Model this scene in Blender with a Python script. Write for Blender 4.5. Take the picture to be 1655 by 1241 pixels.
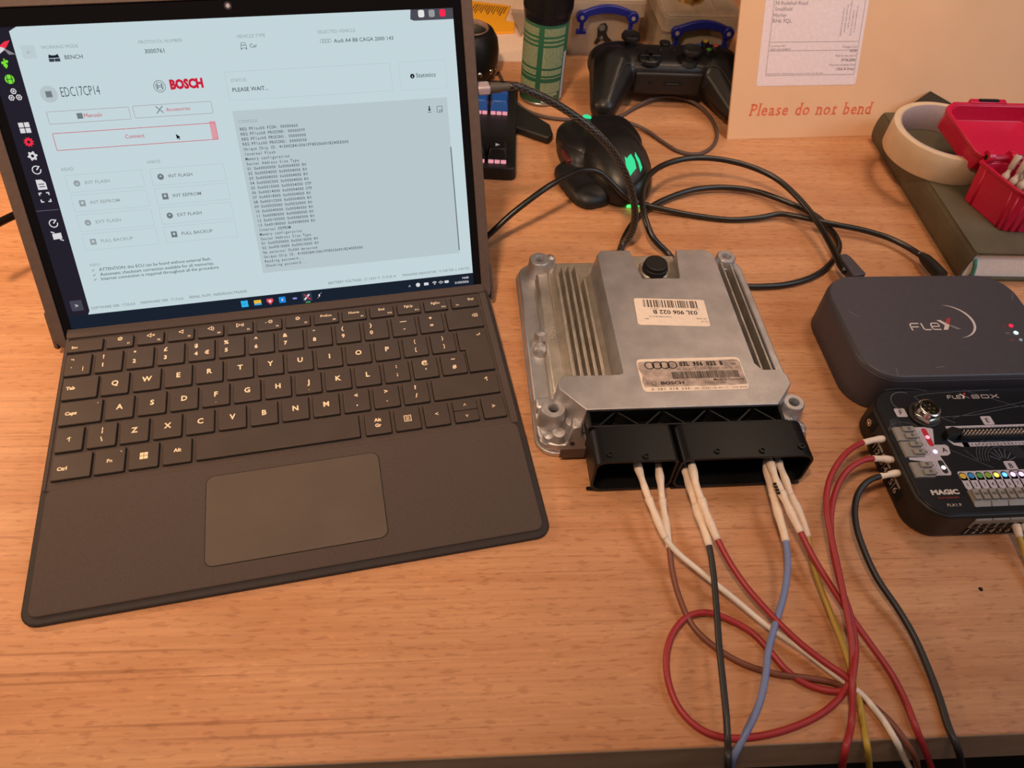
import bpy, bmesh, math, random
from mathutils import Matrix, Vector
random.seed(7)
for o in list(bpy.data.objects): bpy.data.objects.remove(o)
SC = bpy.context.scene; C = SC.collection
MM = 0.001
pi = math.pi
# ---------------------------------------------------------------- camera, world, lights, exposure
def frame(F):
    x, y, z, o = F
    return Matrix(((x[0], y[0], z[0], o[0]*MM), (x[1], y[1], z[1], o[1]*MM), (x[2], y[2], z[2], o[2]*MM), (0, 0, 0, 1)))
cam_data = bpy.data.cameras.new('camera'); cam = bpy.data.objects.new('camera', cam_data); C.objects.link(cam)
cam.matrix_world = frame([[0.997261,-0.051583,0.052998],[0.006051,0.771112,0.636671],[-0.073709,-0.634607,0.769312],[0.0,-87.067,386.189]])
cam_data.sensor_width = 36; cam_data.lens = 25.927; cam_data.clip_start = .01; cam_data.clip_end = 20
cam_data.dof.use_dof = True; cam_data.dof.focus_distance = .50; cam_data.dof.aperture_fstop = 14
SC.camera = cam
SC.view_settings.view_transform = 'Standard'; SC.view_settings.look = 'None'
SC.view_settings.gamma = 1; SC.view_settings.use_curve_mapping = False; SC.view_settings.exposure = 0
W = bpy.data.worlds.new('room_light'); SC.world = W; W.use_nodes = True
W.node_tree.nodes['Background'].inputs[0].default_value = (1.0, .72, .56, 1); W.node_tree.nodes['Background'].inputs[1].default_value = .13
def area(name, loc, target, size, power, col, spread=180):
    d = bpy.data.lights.new(name, 'AREA'); d.shape = 'DISK'; d.size = size; d.energy = power; d.color = col; d.spread = math.radians(spread)
    o = bpy.data.objects.new(name, d); C.objects.link(o); o.location = loc
    o.rotation_euler = (Vector(target) - Vector(loc)).to_track_quat('-Z', 'Y').to_euler(); return o
area('desk_lamp_light', (-.20, -.12, 1.02), (-.24, .47, 0), .11, 2.7, (1, .69, .45), 84)
area('corner_lamp_light', (-.66, .42, .34), (-.30, .32, 0), .08, 2.1, (1, .62, .36))
area('rear_right_fill_light', (.46, .50, .80), (.34, .62, 0), .22, .95, (1, .70, .48), 110)  # warm fill added to brighten the rear right of the desk
area('cool_right_fill_light', (.95, -.05, .75), (.42, .55, .12), .55, 1.3, (.62, .80, 1.0), 100)  # cool fill added at the right front, its source unknown
# ---------------------------------------------------------------- materials
def srgb(h):
    if isinstance(h, str): h = [int(h[i:i+2], 16)/255 for i in (0, 2, 4)]
    return tuple(c/12.92 if c <= .04045 else ((c+.055)/1.055)**2.4 for c in h)
def mat(name, col, rough=.5, metal=0, noise=0, nscale=300, bump=0, bscale=900, trans=0, alpha=1, coat=0, spec=.5, col2=None):
    m = bpy.data.materials.new(name); m.use_nodes = True; nt = m.node_tree; b = nt.nodes['Principled BSDF']
    c = srgb(col) if isinstance(col, str) else col
    b.inputs['Base Color'].default_value = (*c, 1); b.inputs['Roughness'].default_value = rough; b.inputs['Metallic'].default_value = metal
    b.inputs['Transmission Weight'].default_value = trans; b.inputs['Alpha'].default_value = alpha
    b.inputs['Coat Weight'].default_value = coat; b.inputs['Specular IOR Level'].default_value = spec
    tc = nt.nodes.new('ShaderNodeTexCoord')
    n = nt.nodes.new('ShaderNodeTexNoise'); n.inputs['Scale'].default_value = nscale; n.inputs['Detail'].default_value = 5
    nt.links.new(tc.outputs['Object'], n.inputs['Vector'])
    r = nt.nodes.new('ShaderNodeValToRGB'); nz = max(noise, .04)
    c2 = (srgb(col2) if col2 else tuple(min(1, v*(1+nz)) for v in c))
    r.color_ramp.elements[0].position = .35; r.color_ramp.elements[1].position = .68
    r.color_ramp.elements[0].color = (*[v*(1-nz) for v in c], 1); r.color_ramp.elements[1].color = (*c2, 1)
    nt.links.new(n.outputs['Fac'], r.inputs['Fac']); nt.links.new(r.outputs['Color'], b.inputs['Base Color'])
    if bump:
        n2 = nt.nodes.new('ShaderNodeTexNoise'); n2.inputs['Scale'].default_value = bscale; n2.inputs['Detail'].default_value = 3
        nt.links.new(tc.outputs['Object'], n2.inputs['Vector'])
        bp = nt.nodes.new('ShaderNodeBump'); bp.inputs['Strength'].default_value = bump; bp.inputs['Distance'].default_value = .0006
        nt.links.new(n2.outputs['Fac'], bp.inputs['Height']); nt.links.new(bp.outputs['Normal'], b.inputs['Normal'])
    return m
def emit(name, col, s=1.0):
    m = bpy.data.materials.new(name); m.use_nodes = True; nt = m.node_tree; nt.nodes.clear()
    e = nt.nodes.new('ShaderNodeEmission'); o = nt.nodes.new('ShaderNodeOutputMaterial')
    e.inputs[0].default_value = (*srgb(col), 1); e.inputs[1].default_value = s; nt.links.new(e.outputs[0], o.inputs[0]); return m
def wood(name, dark, light, rough=.45):
    m = bpy.data.materials.new(name); m.use_nodes = True; nt = m.node_tree; L = nt.links.new; N = nt.nodes.new; b = nt.nodes['Principled BSDF']
    tc = N('ShaderNodeTexCoord')
    def noise(scale, sx, sy, det=6, dist=0):
        mp = N('ShaderNodeMapping'); mp.inputs['Scale'].default_value = (sx, sy, 3); L(tc.outputs['Object'], mp.inputs[0])
        n = N('ShaderNodeTexNoise'); n.inputs['Scale'].default_value = scale; n.inputs['Detail'].default_value = det
        n.inputs['Distortion'].default_value = dist; L(mp.outputs[0], n.inputs['Vector']); return n.outputs['Fac']
    def ramp(src, p0, c0, p1, c1):
        r = N('ShaderNodeValToRGB'); r.color_ramp.elements[0].position = p0; r.color_ramp.elements[1].position = p1
        r.color_ramp.elements[0].color = (*c0, 1); r.color_ramp.elements[1].color = (*c1, 1); L(src, r.inputs[0]); return r.outputs[0]
    def mix(a, bb, fac, mode='MULTIPLY'):
        x = N('ShaderNodeMix'); x.data_type = 'RGBA'; x.blend_type = mode; x.inputs[0].default_value = fac
        L(a, x.inputs[6]); L(bb, x.inputs[7]); return x.outputs[2]
    d, l = srgb(dark), srgb(light)
    base = ramp(noise(5, .9, 9, 6, .6), .3, d, .72, l)
    blotch = ramp(noise(9, 1, 2.2, 4), .35, (.86, .85, .84), .65, (1, 1, 1))
    streak = ramp(noise(14, .7, 40, 5, .3), .40, (.80, .74, .70), .60, (1, 1, 1))
    line = ramp(noise(7, .4, 60, 3, .2), .335, (.50, .40, .34), .36, (1, 1, 1))
    pores = ramp(noise(480, .22, 1, 2), .34, (.68, .58, .52), .44, (1, 1, 1)); flecks = ramp(noise(260, .5, 1.1, 2), .62, (1, 1, 1), .72, (1.16, 1.14, 1.12))
    c = mix(base, blotch, .8); c = mix(c, streak, .5); c = mix(c, line, .5); c = mix(c, pores, .6); c = mix(c, flecks, .8)
    L(c, b.inputs['Base Color'])
    rr = N('ShaderNodeMapRange'); L(noise(40, 1, 5), rr.inputs[0]); rr.inputs[3].default_value = rough-.08; rr.inputs[4].default_value = rough+.12
    L(rr.outputs[0], b.inputs['Roughness'])
    bp = N('ShaderNodeBump'); bp.inputs['Strength'].default_value = .25; bp.inputs['Distance'].default_value = .0004
    L(noise(300, .2, 1, 3), bp.inputs['Height']); L(bp.outputs[0], b.inputs['Normal'])
    return m
M = {}
M['desk'] = wood('desk_wood', 'c4875c', 'd9a277', .45)
M['edge'] = wood('desk_edge_wood', 'a98c79', 'cdb09a', .6)
M['dark'] = mat('dark_floor', '17130f', .9)
M['fabric'] = mat('charcoal_suede', '524642', .85, noise=.14, nscale=1900, bump=.5, bscale=4000, spec=.3)
M['rim'] = mat('dark_rubber_rim', '2a2223', .7, noise=.1)
M['key'] = mat('key_plastic', '473c37', .46, noise=.06, nscale=60, bump=.1, bscale=3000, spec=.35)
M['pad'] = mat('trackpad_plastic', '5d5149', .36, noise=.07, nscale=25, spec=.4)
M['legend'] = mat('key_print', 'f2d7b6', .6)
M['case'] = mat('tablet_case', '574640', .6, noise=.1)
M['glass'] = mat('screen_border_glass', '08080c', .12, noise=.05, spec=.45)
M['blackpl'] = mat('black_plastic', '17171b', .38, noise=.08, spec=.45)
M['satin'] = mat('satin_black_plastic', '171516', .40, noise=.08, spec=.5)
M['softblack'] = mat('soft_black_plastic', '171515', .5, noise=.12)
M['gap'] = mat('gap_shade_and_backing', '050505', .9)  # near-black paints the shade of gaps and holes; also backs printed digits
M['cable'] = mat('black_cable', '17120f', .35, noise=.1, spec=.6)
M['alu'] = mat('cast_aluminium', 'c6c2c4', .40, metal=.82, noise=.13, nscale=60, bump=.35, bscale=1600)
M['alurough'] = mat('sand_cast_aluminium', 'c6bcb0', .44, metal=.8, noise=.16, nscale=90, bump=.6, bscale=1200)
M['conn'] = mat('connector_black', '09090b', .42, noise=.06, spec=.35)
M['paper'] = mat('label_paper', 'f0dccb', .6, noise=.03)
M['worn'] = mat('worn_label', 'a8948b', .6, noise=.25, nscale=160, col2='c6b0a4')
M['ink'] = mat('ink', '191412', .7)
M['flex'] = mat('charcoal_shell', '423e46', .48, noise=.06, bump=.15, bscale=2500)
M['flexp'] = mat('light_print', 'cdbfb8', .5)
M['flexred'] = mat('red_print', 'a8343c', .5)
M['flexgrey'] = mat('grey_print', '7d7678', .5)
M['board'] = mat('printed_panel', '10121a', .3, noise=.08, nscale=40)
M['line'] = mat('thin_print', '565a66', .5)
M['term'] = mat('terminal_grey', '8b8480', .5, noise=.06)
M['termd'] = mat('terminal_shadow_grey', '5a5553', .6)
M['sticker'] = mat('sticker_lilac', 'b9b0ba', .5)
M['chrome'] = mat('nickel', 'd8cfc4', .2, metal=1)
M['gold'] = mat('gold_pin', 'd9b169', .3, metal=1)
M['red'] = mat('red_wire', 'a22c32', .42, noise=.05, spec=.5)
M['white'] = mat('white_wire', 'eadcd0', .5, noise=.04)
M['shrink'] = mat('white_heat_shrink', 'efd9c6', .55, noise=.05, bump=.3, bscale=700)
M['clear'] = mat('grey_sleeve', '8d827f', .4)
M['brown'] = mat('brown_wire', '7a4535', .45)
M['blk'] = mat('black_wire', '262325', .42)
M['blue'] = mat('blue_wire', '7785b4', .45)
M['yellow'] = mat('yellow_wire', 'b8993f', .45)
M['envelope'] = mat('manila_board', 'e3b48c', .75, noise=.04, nscale=12, bump=.15, bscale=500)
M['envlabel'] = mat('white_label', 'e8d2d2', .55, noise=.02)
M['redink'] = mat('red_ink', 'd9653f', .7, noise=.15, nscale=200)
M['greyink'] = mat('grey_ink', '75686a', .7)
M['pink'] = mat('crimson_plastic', 'c8183f', .34, noise=.05, spec=.5)
M['pinkd'] = mat('crimson_plastic_inside', 'ad1238', .42, noise=.05)
M['olive'] = mat('olive_cover', '5b5340', .6, noise=.12, nscale=40, bump=.3, bscale=900)
M['pages'] = mat('page_block', 'fdf3ee', .8, noise=.05)
M['teal'] = mat('teal_ribbon', '4c9384', .6)
M['tape'] = mat('cream_tape', 'd8bd9c', .6, noise=.05, nscale=80)
M['tapein'] = mat('tape_core', 'b9a3a0', .7)
M['probe'] = mat('cream_tip', 'd8c7b5', .45)
M['can'] = mat('can_label_green', '2c6146', .4, noise=.05)
M['canprint'] = mat('can_print', 'b4b892', .5)
M['canmetal'] = mat('can_metal', 'a8a8a8', .3, metal=.9)
M['boxclear'] = mat('clear_box_plastic', 'd8c4ae', .25, noise=.04, alpha=.42, spec=.5)
M['boxblue'] = mat('blue_handle', '232a86', .35)
M['greyblue'] = mat('grey_blue_rim', '3a3636', .5)
M['yel'] = mat('yellow_card', 'f2a51e', .6, noise=.04)
M['sheet'] = mat('white_paper', 'e8c8ae', .7)
M['film'] = mat('crumpled_film', 'b8a290', .25, alpha=.5, bump=.8, bscale=120)
M['bluekey'] = mat('blue_keycap', '1d4f9c', .4)
M['legendw'] = mat('legend_white', 'd8dce6', .5)
M['plug'] = mat('aluminium_plug', 'c5b3bd', .4, metal=.3)
M['boot'] = mat('cable_boot_grey', '4f463f', .5)
M['olivein'] = mat('olive_item', '55603c', .6)
E_ = {}
def em(col, s=1.0):
    k = (col, s)
    if k not in E_: E_[k] = emit('glow_'+col, col, s)
    return E_[k]
# ---------------------------------------------------------------- geometry helpers (all lengths in mm)
class MB:
    """collects faces with a material each and links them as ONE mesh object"""
    def __init__(s): s.v = []; s.f = []; s.m = []; s.mats = []; s.z = 0
    def mi(s, m):
        m = M[m] if isinstance(m, str) else m
        if m not in s.mats: s.mats.append(m)
        return s.mats.index(m)
    def add(s, vs, fs, m):
        k = len(s.v); i = s.mi(m); s.v += [tuple(v) for v in vs]
        for f in fs: s.f.append([a+k for a in f]); s.m.append(i)
    # flat marks (z = own level so that later marks lie above)
    def poly(s, pts, m, z=None):
        z = s.z if z is None else z; s.add([(x, y, z) for x, y in pts], [range(len(pts))], m)
    def rect(s, x0, y0, x1, y1, m, r=0, z=None):
        if x0 > x1: x0, x1 = x1, x0
        if y0 > y1: y0, y1 = y1, y0
        s.poly(rrect(x0, y0, x1, y1, r, 4) if r else [(x0, y0), (x1, y0), (x1, y1), (x0, y1)], m, z)
    def frame(s, x0, y0, x1, y1, t, m, r=0, z=None):
        if x0 > x1: x0, x1 = x1, x0
        if y0 > y1: y0, y1 = y1, y0
        z = s.z if z is None else z
        if r: A = rrect(x0, y0, x1, y1, r, 3); B = rrect(x0+t, y0+t, x1-t, y1-t, max(r-t, .05), 3)
        else: A = [(x0, y0), (x1, y0), (x1, y1), (x0, y1)]; B = [(x0+t, y0+t), (x1-t, y0+t), (x1-t, y1-t), (x0+t, y1-t)]
        n = len(A); s.add([(x, y, z) for x, y in A+B], [(i, (i+1) % n, n+(i+1) % n, n+i) for i in range(n)], m)
    def disc(s, x, y, r, m, z=None, n=20, ry=None): s.poly([(x+r*math.cos(2*pi*i/n), y+(ry or r)*math.sin(2*pi*i/n)) for i in range(n)], m, z)
    def ring(s, x, y, r, t, m, z=None, n=24, a0=0, a1=2*pi, ry=None):
        z = s.z if z is None else z; k = (ry or r)/r
        A = [(x+r*math.cos(a0+(a1-a0)*i/n), y+k*r*math.sin(a0+(a1-a0)*i/n), z) for i in range(n+1)]
        B = [(x+(r-t)*math.cos(a0+(a1-a0)*i/n), y+k*(r-t)*math.sin(a0+(a1-a0)*i/n), z) for i in range(n+1)]
        s.add(A+B, [(i, i+1, n+2+i, n+1+i) for i in range(n)], m)
    def line(s, pts, t, m, z=None):
        z = s.z if z is None else z; P = [Vector((p[0], p[1])) for p in pts]; A = []; B = []
        for i, p in enumerate(P):
            d = (P[min(i+1, len(P)-1)]-P[max(i-1, 0)]); d = d.normalized() if d.length else Vector((1, 0)); q = Vector((-d.y, d.x))*t/2
            A.append((*(p+q), z)); B.append((*(p-q), z))
        n = len(P); s.add(A+B, [(i, i+1, n+i+1, n+i) for i in range(n-1)], m)
    def text(s, t, x, y, m, h=None, w=None, ang=0, bold=0, al='L', z=None, sx=1, mono=0):
        """h = cap height, w = overall width; anchor on the baseline"""
        z = s.z if z is None else z; vs, fs, x0, x1 = glyphs(t, bold, mono)
        W_ = x1-x0
        if W_ <= 0: return
        if w and h: kx, ky = w/W_, h/.69
        elif w: kx = ky = w/W_
        else: ky = h/.69; kx = ky*sx
        ox = {'L': 0, 'C': -W_*kx/2, 'R': -W_*kx}[al]; ca, sa = math.cos(ang), math.sin(ang)
        o = []
        for a, b in vs:
            p, q = (a-x0)*kx+ox, b*ky; o.append((x+p*ca-q*sa, y+p*sa+q*ca, z))
        s.add(o, fs, m)
    def box(s, x0, y0, z0, x1, y1, z1, m):
        s.add([(x0, y0, z0), (x1, y0, z0), (x1, y1, z0), (x0, y1, z0), (x0, y0, z1), (x1, y0, z1), (x1, y1, z1), (x0, y1, z1)],
              [(0, 3, 2, 1), (4, 5, 6, 7), (0, 1, 5, 4), (1, 2, 6, 5), (2, 3, 7, 6), (3, 0, 4, 7)], m)
    def prism(s, pts, z0, z1, m, top=None):
        n = len(pts); top = top or pts
        s.add([(x, y, z0) for x, y in pts]+[(x, y, z1) for x, y in top], [list(range(n))[::-1], list(range(n, 2*n))]+[(i, (i+1) % n, n+(i+1) % n, n+i) for i in range(n)], m)
    def cyl(s, x, y, r, z0, z1, m, n=20, r1=None): 
        c = lambda q: [(x+q*math.cos(2*pi*i/n), y+q*math.sin(2*pi*i/n)) for i in range(n)]
        s.prism(c(r), z0, z1, m, c(r1 if r1 is not None else r))
    def ringprism(s, A, B, z0, z1, m):
        n = len(A)
        s.add([(x, y, z0) for x, y in A]+[(x, y, z0) for x, y in B]+[(x, y, z1) for x, y in A]+[(x, y, z1) for x, y in B],
              [f for i in range(n) for j in [(i+1) % n] for f in ((i, j, 2*n+j, 2*n+i), (n+j, n+i, 3*n+i, 3*n+j), (2*n+i, 2*n+j, 3*n+j, 3*n+i), (j, i, n+i, n+j))], m)
    def lathe(s, prof, m, n=32, o=(0, 0)):
        k = len(prof); vs = [(o[0]+r*math.cos(2*pi*i/n), o[1]+r*math.sin(2*pi*i/n), z) for i in range(n) for r, z in prof]
        s.add(vs, [(i*k+j, ((i+1) % n)*k+j, ((i+1) % n)*k+j+1, i*k+j+1) for i in range(n) for j in range(k-1)], m)
    def tube(s, P, r, m, n=10, cap=True):
        """P list of 3-D points, r radius or list"""
        P = [Vector(p) for p in P]; N_ = len(P); R_ = r if isinstance(r, (list, tuple)) else [r]*N_
        up = Vector((0, 0, 1)); t0 = (P[1]-P[0]).normalized()
        u = t0.cross(up); u = u.normalized() if u.length > .1 else Vector((1, 0, 0)); vs = []
        for i in range(N_):
            t = (P[min(i+1, N_-1)]-P[max(i-1, 0)]).normalized(); u = (u-t*u.dot(t)).normalized(); w = t.cross(u)
            for k in range(n):
                a = 2*pi*k/n; q = P[i]+(u*math.cos(a)+w*math.sin(a))*R_[i]; vs.append(tuple(q))
        fs = [(i*n+k, i*n+(k+1) % n, (i+1)*n+(k+1) % n, (i+1)*n+k) for i in range(N_-1) for k in range(n)]
        if cap: fs += [list(range(n))[::-1], [(N_-1)*n+k for k in range(n)]]
        s.add(vs, fs, m)
    def link(s, name, parent=None, F=None, bevel=0, seg=2, smooth=False, recalc=False, ang=35):
        me = bpy.data.meshes.new(name); me.from_pydata([(x*MM, y*MM, z*MM) for x, y, z in s.v], [], s.f)
        for m in s.mats: me.materials.append(m)
        me.polygons.foreach_set('material_index', s.m)
        if recalc:
            bm = bmesh.new(); bm.from_mesh(me); bmesh.ops.recalc_face_normals(bm, faces=bm.faces); bm.to_mesh(me); bm.free()
        me.update(); o = bpy.data.objects.new(name, me); C.objects.link(o)
        if smooth or bevel: me.polygons.foreach_set('use_smooth', [True]*len(me.polygons))
        if bevel:
            b = o.modifiers.new('b', 'BEVEL'); b.width = bevel*MM; b.segments = seg; b.limit_method = 'ANGLE'; b.angle_limit = math.radians(ang); b.harden_normals = False
        if smooth == 'auto' or bevel: autosmooth(me, 40)
        if parent is not None: o.parent = parent
        if F is not None: o.matrix_basis = F
        return o
def autosmooth(me, deg):
    try: me.set_sharp_from_angle(angle=math.radians(deg))
    except Exception: pass
def rrect(x0, y0, x1, y1, r, n=5):
    r = min(r, (x1-x0)/2-1e-4, (y1-y0)/2-1e-4); P = []
    for cx, cy, a in ((x1-r, y0+r, -pi/2), (x1-r, y1-r, 0), (x0+r, y1-r, pi/2), (x0+r, y0+r, pi)):
        for i in range(n+1): P.append((cx+r*math.cos(a+pi/2*i/n), cy+r*math.sin(a+pi/2*i/n)))
    return P
G_ = {}
def _gl(t, bold):
    k = (t, bold)
    if k not in G_:
        cu = bpy.data.curves.new('t', 'FONT'); cu.body = t; cu.resolution_u = 2; cu.offset = bold
        ob = bpy.data.objects.new('t', cu); me = ob.to_mesh()
        G_[k] = ([(v.co.x, v.co.y) for v in me.vertices], [list(p.vertices) for p in me.polygons])
        ob.to_mesh_clear(); bpy.data.objects.remove(ob); bpy.data.curves.remove(cu)
    return G_[k]
def glyphs(t, bold=0, mono=0):
    if mono:
        vs = []; fs = []
        for i, ch in enumerate(t):
            if ch == ' ': continue
            v, f = _gl(ch, bold)
            if not v: continue
            a = min(p[0] for p in v); b = max(p[0] for p in v); k = min(1, .56/(b-a)) if b > a else 1
            off = i*.62+.31-(a+b)/2*k; n = len(vs); vs += [(p[0]*k+off, p[1]) for p in v]; fs += [[q+n for q in g] for g in f]
        return vs, fs, 0, len(t)*.62
    vs, fs = _gl(t, bold)
    if not vs: return [], [], 0, 0
    return vs, fs, min(p[0] for p in vs), max(p[0] for p in vs)
def spline(P, step=4.0):
    P = [Vector(p) for p in P]; Q = [P[0]*2-P[1]]+P+[P[-1]*2-P[-2]]; out = []
    for i in range(1, len(Q)-2):
        a, b, c, d = Q[i-1:i+3]; n = max(2, int((c-b).length/step))
        # centripetal parametrisation keeps uneven spacing free of overshoot
        t0 = 0; t1 = t0+(b-a).length**.5+1e-6; t2 = t1+(c-b).length**.5+1e-6; t3 = t2+(d-c).length**.5+1e-6
        for k in range(n):
            t = t1+(t2-t1)*k/n
            A1 = a*((t1-t)/(t1-t0))+b*((t-t0)/(t1-t0)); A2 = b*((t2-t)/(t2-t1))+c*((t-t1)/(t2-t1)); A3 = c*((t3-t)/(t3-t2))+d*((t-t2)/(t3-t2))
            B1 = A1*((t2-t)/(t2-t0))+A2*((t-t0)/(t2-t0)); B2 = A2*((t3-t)/(t3-t1))+A3*((t-t1)/(t3-t1))
            out.append(B1*((t2-t)/(t2-t1))+B2*((t-t1)/(t2-t1)))
    out.append(P[-1]); return out
def tag(o, label, cat, group=None):
    o['label'] = label; o['category'] = cat
    if group: o['group'] = group
    return o
def empty(name, F, label, cat, group=None):
    o = bpy.data.objects.new(name, None); C.objects.link(o); o.empty_display_size = .02
    o.matrix_world = F; return tag(o, label, cat, group)
def at(x, y, z, deg=0): return Matrix.Translation((x*MM, y*MM, z*MM)) @ Matrix.Rotation(math.radians(deg), 4, 'Z')
def structure(o): o['kind'] = 'structure'; return o
# ---------------------------------------------------------------- setting
g = MB(); g.box(-900, 0, -50, 1100, 1000, 0, 'desk'); desk = g.link('desk_top', bevel=1.6)
desk.data.materials.append(M['edge'])
for p in desk.data.polygons:
    if p.normal.y < -.9: p.material_index = 1
tag(desk, 'warm beech wood desk top with fine grain, front edge showing at the bottom', 'desk')
g = MB()
for x in (-860, 1020):
    for y in (60, 940):
        lg = MB(); lg.box(x, y-30, -729, x+50, y+20, -50, 'dark'); lg.link('leg', desk, bevel=1)
g = MB(); g.rect(-2500, -2500, 2500, 1500, 'dark', z=-730); structure(g.link('floor'))
g = MB(); g.box(-2500, 1300, -730, 2500, 1350, 1700, 'dark'); structure(g.link('wall_back'))
# ---------------------------------------------------------------- tablet computer with keyboard cover
KF = frame([[0.986214,0.165474,0.0],[-0.165071,0.983812,0.069756],[0.011543,-0.068795,0.997564],[-215.453,221.697,15.451]]); DF = frame([[0.986214,0.165474,0.0],[-0.076838,0.457945,0.885654],[0.146553,-0.873444,0.464347],[-120.71,286.958,18.971]])
rootF = at(-135, 300, 0, 9.52)
tab = empty('tablet_computer', rootF, 'tablet in a brown case with its screen lit and its keyboard cover folded out', 'tablet')
ri = rootF.inverted(); KL = ri @ KF; DL = ri @ DF
# --- keyboard cover
g = MB(); g.prism(rrect(-35, -150, 248.5, 50, 9, 6), -5.4, -2.2, 'rim'); g.link('cover_base', tab, KL, bevel=1.2, seg=3)
A = rrect(-32, -147, 245.5, 49, 7, 6); B = rrect(-33.6+1.6, -69.5, 242.4, 43, 2.5, 6)
g = MB(); g.prism(rrect(-31.2, -145.6, 244.6, -70.5, 5, 6), -2.3, -.9, 'fabric'); palm = g.link('palm_rest', tab, KL, bevel=.7, seg=3)
g = MB(); g.prism([(-32.5, -71), (246, -71), (246, 49), (-32.5, 49)], -2.5, -1.9, 'fabric'); g.link('key_bed', tab, KL, bevel=.2)
g = MB(); g.prism(rrect(-33.6, -71, -31.8, 47, .8), -2.3, -1.1, 'fabric'); g.prism(rrect(241.2, -71, 246, 47, 1.6), -2.3, -1.0, 'fabric')
g.prism(rrect(-33.6, 41.6, 246, 50.5, 2), -2.3, .2, 'fabric'); g.link('hinge_strip', tab, KL, bevel=.5)
g = MB(); g.prism(rrect(56, -134.6, 156.2, -77.8, 5, 6), -1.2, -.75, 'gap'); g.prism(rrect(56.4, -134.2, 155.8, -78.2, 4.6, 6), -1.2, -.6, 'pad'); g.link('touchpad', tab, KL)
# keys: (x0, x1, y0, y1, legends [(text, dx, dy, height, bold)])
p = 18.97; keys = []
def K(x0, x1, row, leg, ya=None, yb=None):
    y0, y1 = {0: (29.4, 38.9), 1: (10.2, 26.8), 2: (-8.6, 8.0), 3: (-27.6, -11.0), 4: (-46.6, -30.0), 5: (-65.6, -49.0)}[row]
    keys.append((x0, x1, y0 if ya is None else ya, y1 if yb is None else yb, leg))
lab = ['☼', '◁×', '◁', '◁)', '▷II', '-☼', '☼', 'PrtScn', 'Home', 'End', 'PgUp', 'PgDn']
K(-31.8, -10.5, 0, [('Esc', -6, -2, 1.9, .02)])
for i, t in enumerate(lab):
    K(.2+p*i-8.1, .2+p*i+8.0, 0, [(t, 0, .6, 2.0 if i > 6 else 2.6, .02), ('F%d' % (i+1), 5.4, -3.2, 1.35, .02)])
K(220.2, 239, 0, [('Del', 4.6, .6, 2.0, .02), ('Ins', -5.5, -3.0, 1.3, .02)])
K(-31.4, -16.2, 1, [('¬', -3.6, 3.2, 2.6, .02), ('`', -3.6, -4.4, 2.8, .02), ('|', 3.4, -4.6, 2.6, .01)])
for i, (a, b) in enumerate(zip('!"£$%^&*()—+', '1234567890-=')):
    c = -5.3+p*i; L_ = [(a, -3.4, 2.6, 2.9, .035), (b, -3.4, -4.0, 2.9, .035)]
    if b == '4': L_.append(('€', 3.4, -4.0, 2.9, .035))
    if i > 9: L_ = [(a, 0, 2.6, 2.9, .035), (b, 0, -4.0, 2.9, .035)]
    K(c-8, c+8, 1, L_)
K(214.4, 239.2, 1, [('⌫', 7.5, .5, 2.6, .01)])
K(-30.8, -10.3, 2, [('Tab', -5.4, -.8, 2.3, .04)])
for i, ch in enumerate('QWERTYUIOP'): K(p*i-8, p*i+8, 2, [(ch, 0, -1.5, 3.6, .03)])
for i, (a, b) in ((10, '{['), (11, '}]')): K(p*i-8, p*i+8, 2, [(a, 0, 2.4, 2.7, .01), (b, 0, -4.4, 2.7, .01)])
K(-30.2, -6.2, 3, [('Caps', -5.4, -1.2, 2.3, .04), ('•', 9.5, 4.6, 1.6, .02)])
for i, ch in enumerate('ASDFGHJKL'): K(4.2+p*i-8, 4.2+p*i+8, 3, [(ch, 0, -1.5, 3.6, .03)]+([('–', 0, -6.6, 1.5, 0)] if ch in 'FJ' else []))
for i, (a, b) in ((9, ':;'), (10, "@'"), (11, '~#')): K(4.2+p*i-8, 4.2+p*i+8, 3, [(a, 0, 2.6, 2.9, .035), (b, 0, -4.0, 2.9, .035)])
K(-29.8, -14.8, 4, [('↑', 0, -1.5, 3.0, .02)])
K(-12.2, 3.8, 4, [('¦', 0, 2.2, 2.9, .035), ('\\', 0, -4.4, 2.9, .035)])
for i, ch in enumerate('ZXCVBNM'): K(14.2+p*i-8, 14.2+p*i+8, 4, [(ch, 0, -1.5, 3.6, .03)])
for i, (a, b) in ((7, '<,'), (8, '>.'), (9, '?/')): K(14.2+p*i-8, 14.2+p*i+8, 4, [(a, 0, 2.4, 2.9, .035), (b, 0, -4.0, 2.9, .035)])
K(196, 238.9, 4, [('↑', 14.6, 1.6, 3.0, .02)])
K(-29.6, -8.4, 5, [('Ctrl', -5, -2.2, 2.3, .04)])
K(-6.4, 10, 5, [('Fn', 0, -1.3, 2.3, .02), ('•', 6, 4.6, 1.6, .02)])
K(12.6, 28.8, 5, [('WIN', 0, 0, 4.6, 0)]); K(31.6, 47.4, 5, [('Alt', 0, -.5, 2.3, .04)])
K(50.4, 146.8, 5, [])
K(150.6, 166.2, 5, [('Alt', 0, .8, 2.3, .04), ('Gr', 0, -3.2, 2.3, .04)]); K(169.2, 184.8, 5, [('MENU', 0, -.5, 4.6, 0)])
K(187.8, 203.2, 5, [('<', 0, -1.2, 2.8, .02)]); K(206.6, 221.8, 5, [('∧', 0, -1, 2.0, .02)], ya=-56.9); K(206.6, 221.8, 5, [('∨', 0, -1, 2.0, .02)], yb=-57.4)
K(225.2, 239.4, 5, [('>', 0, -1.2, 2.8, .02)])
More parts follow.
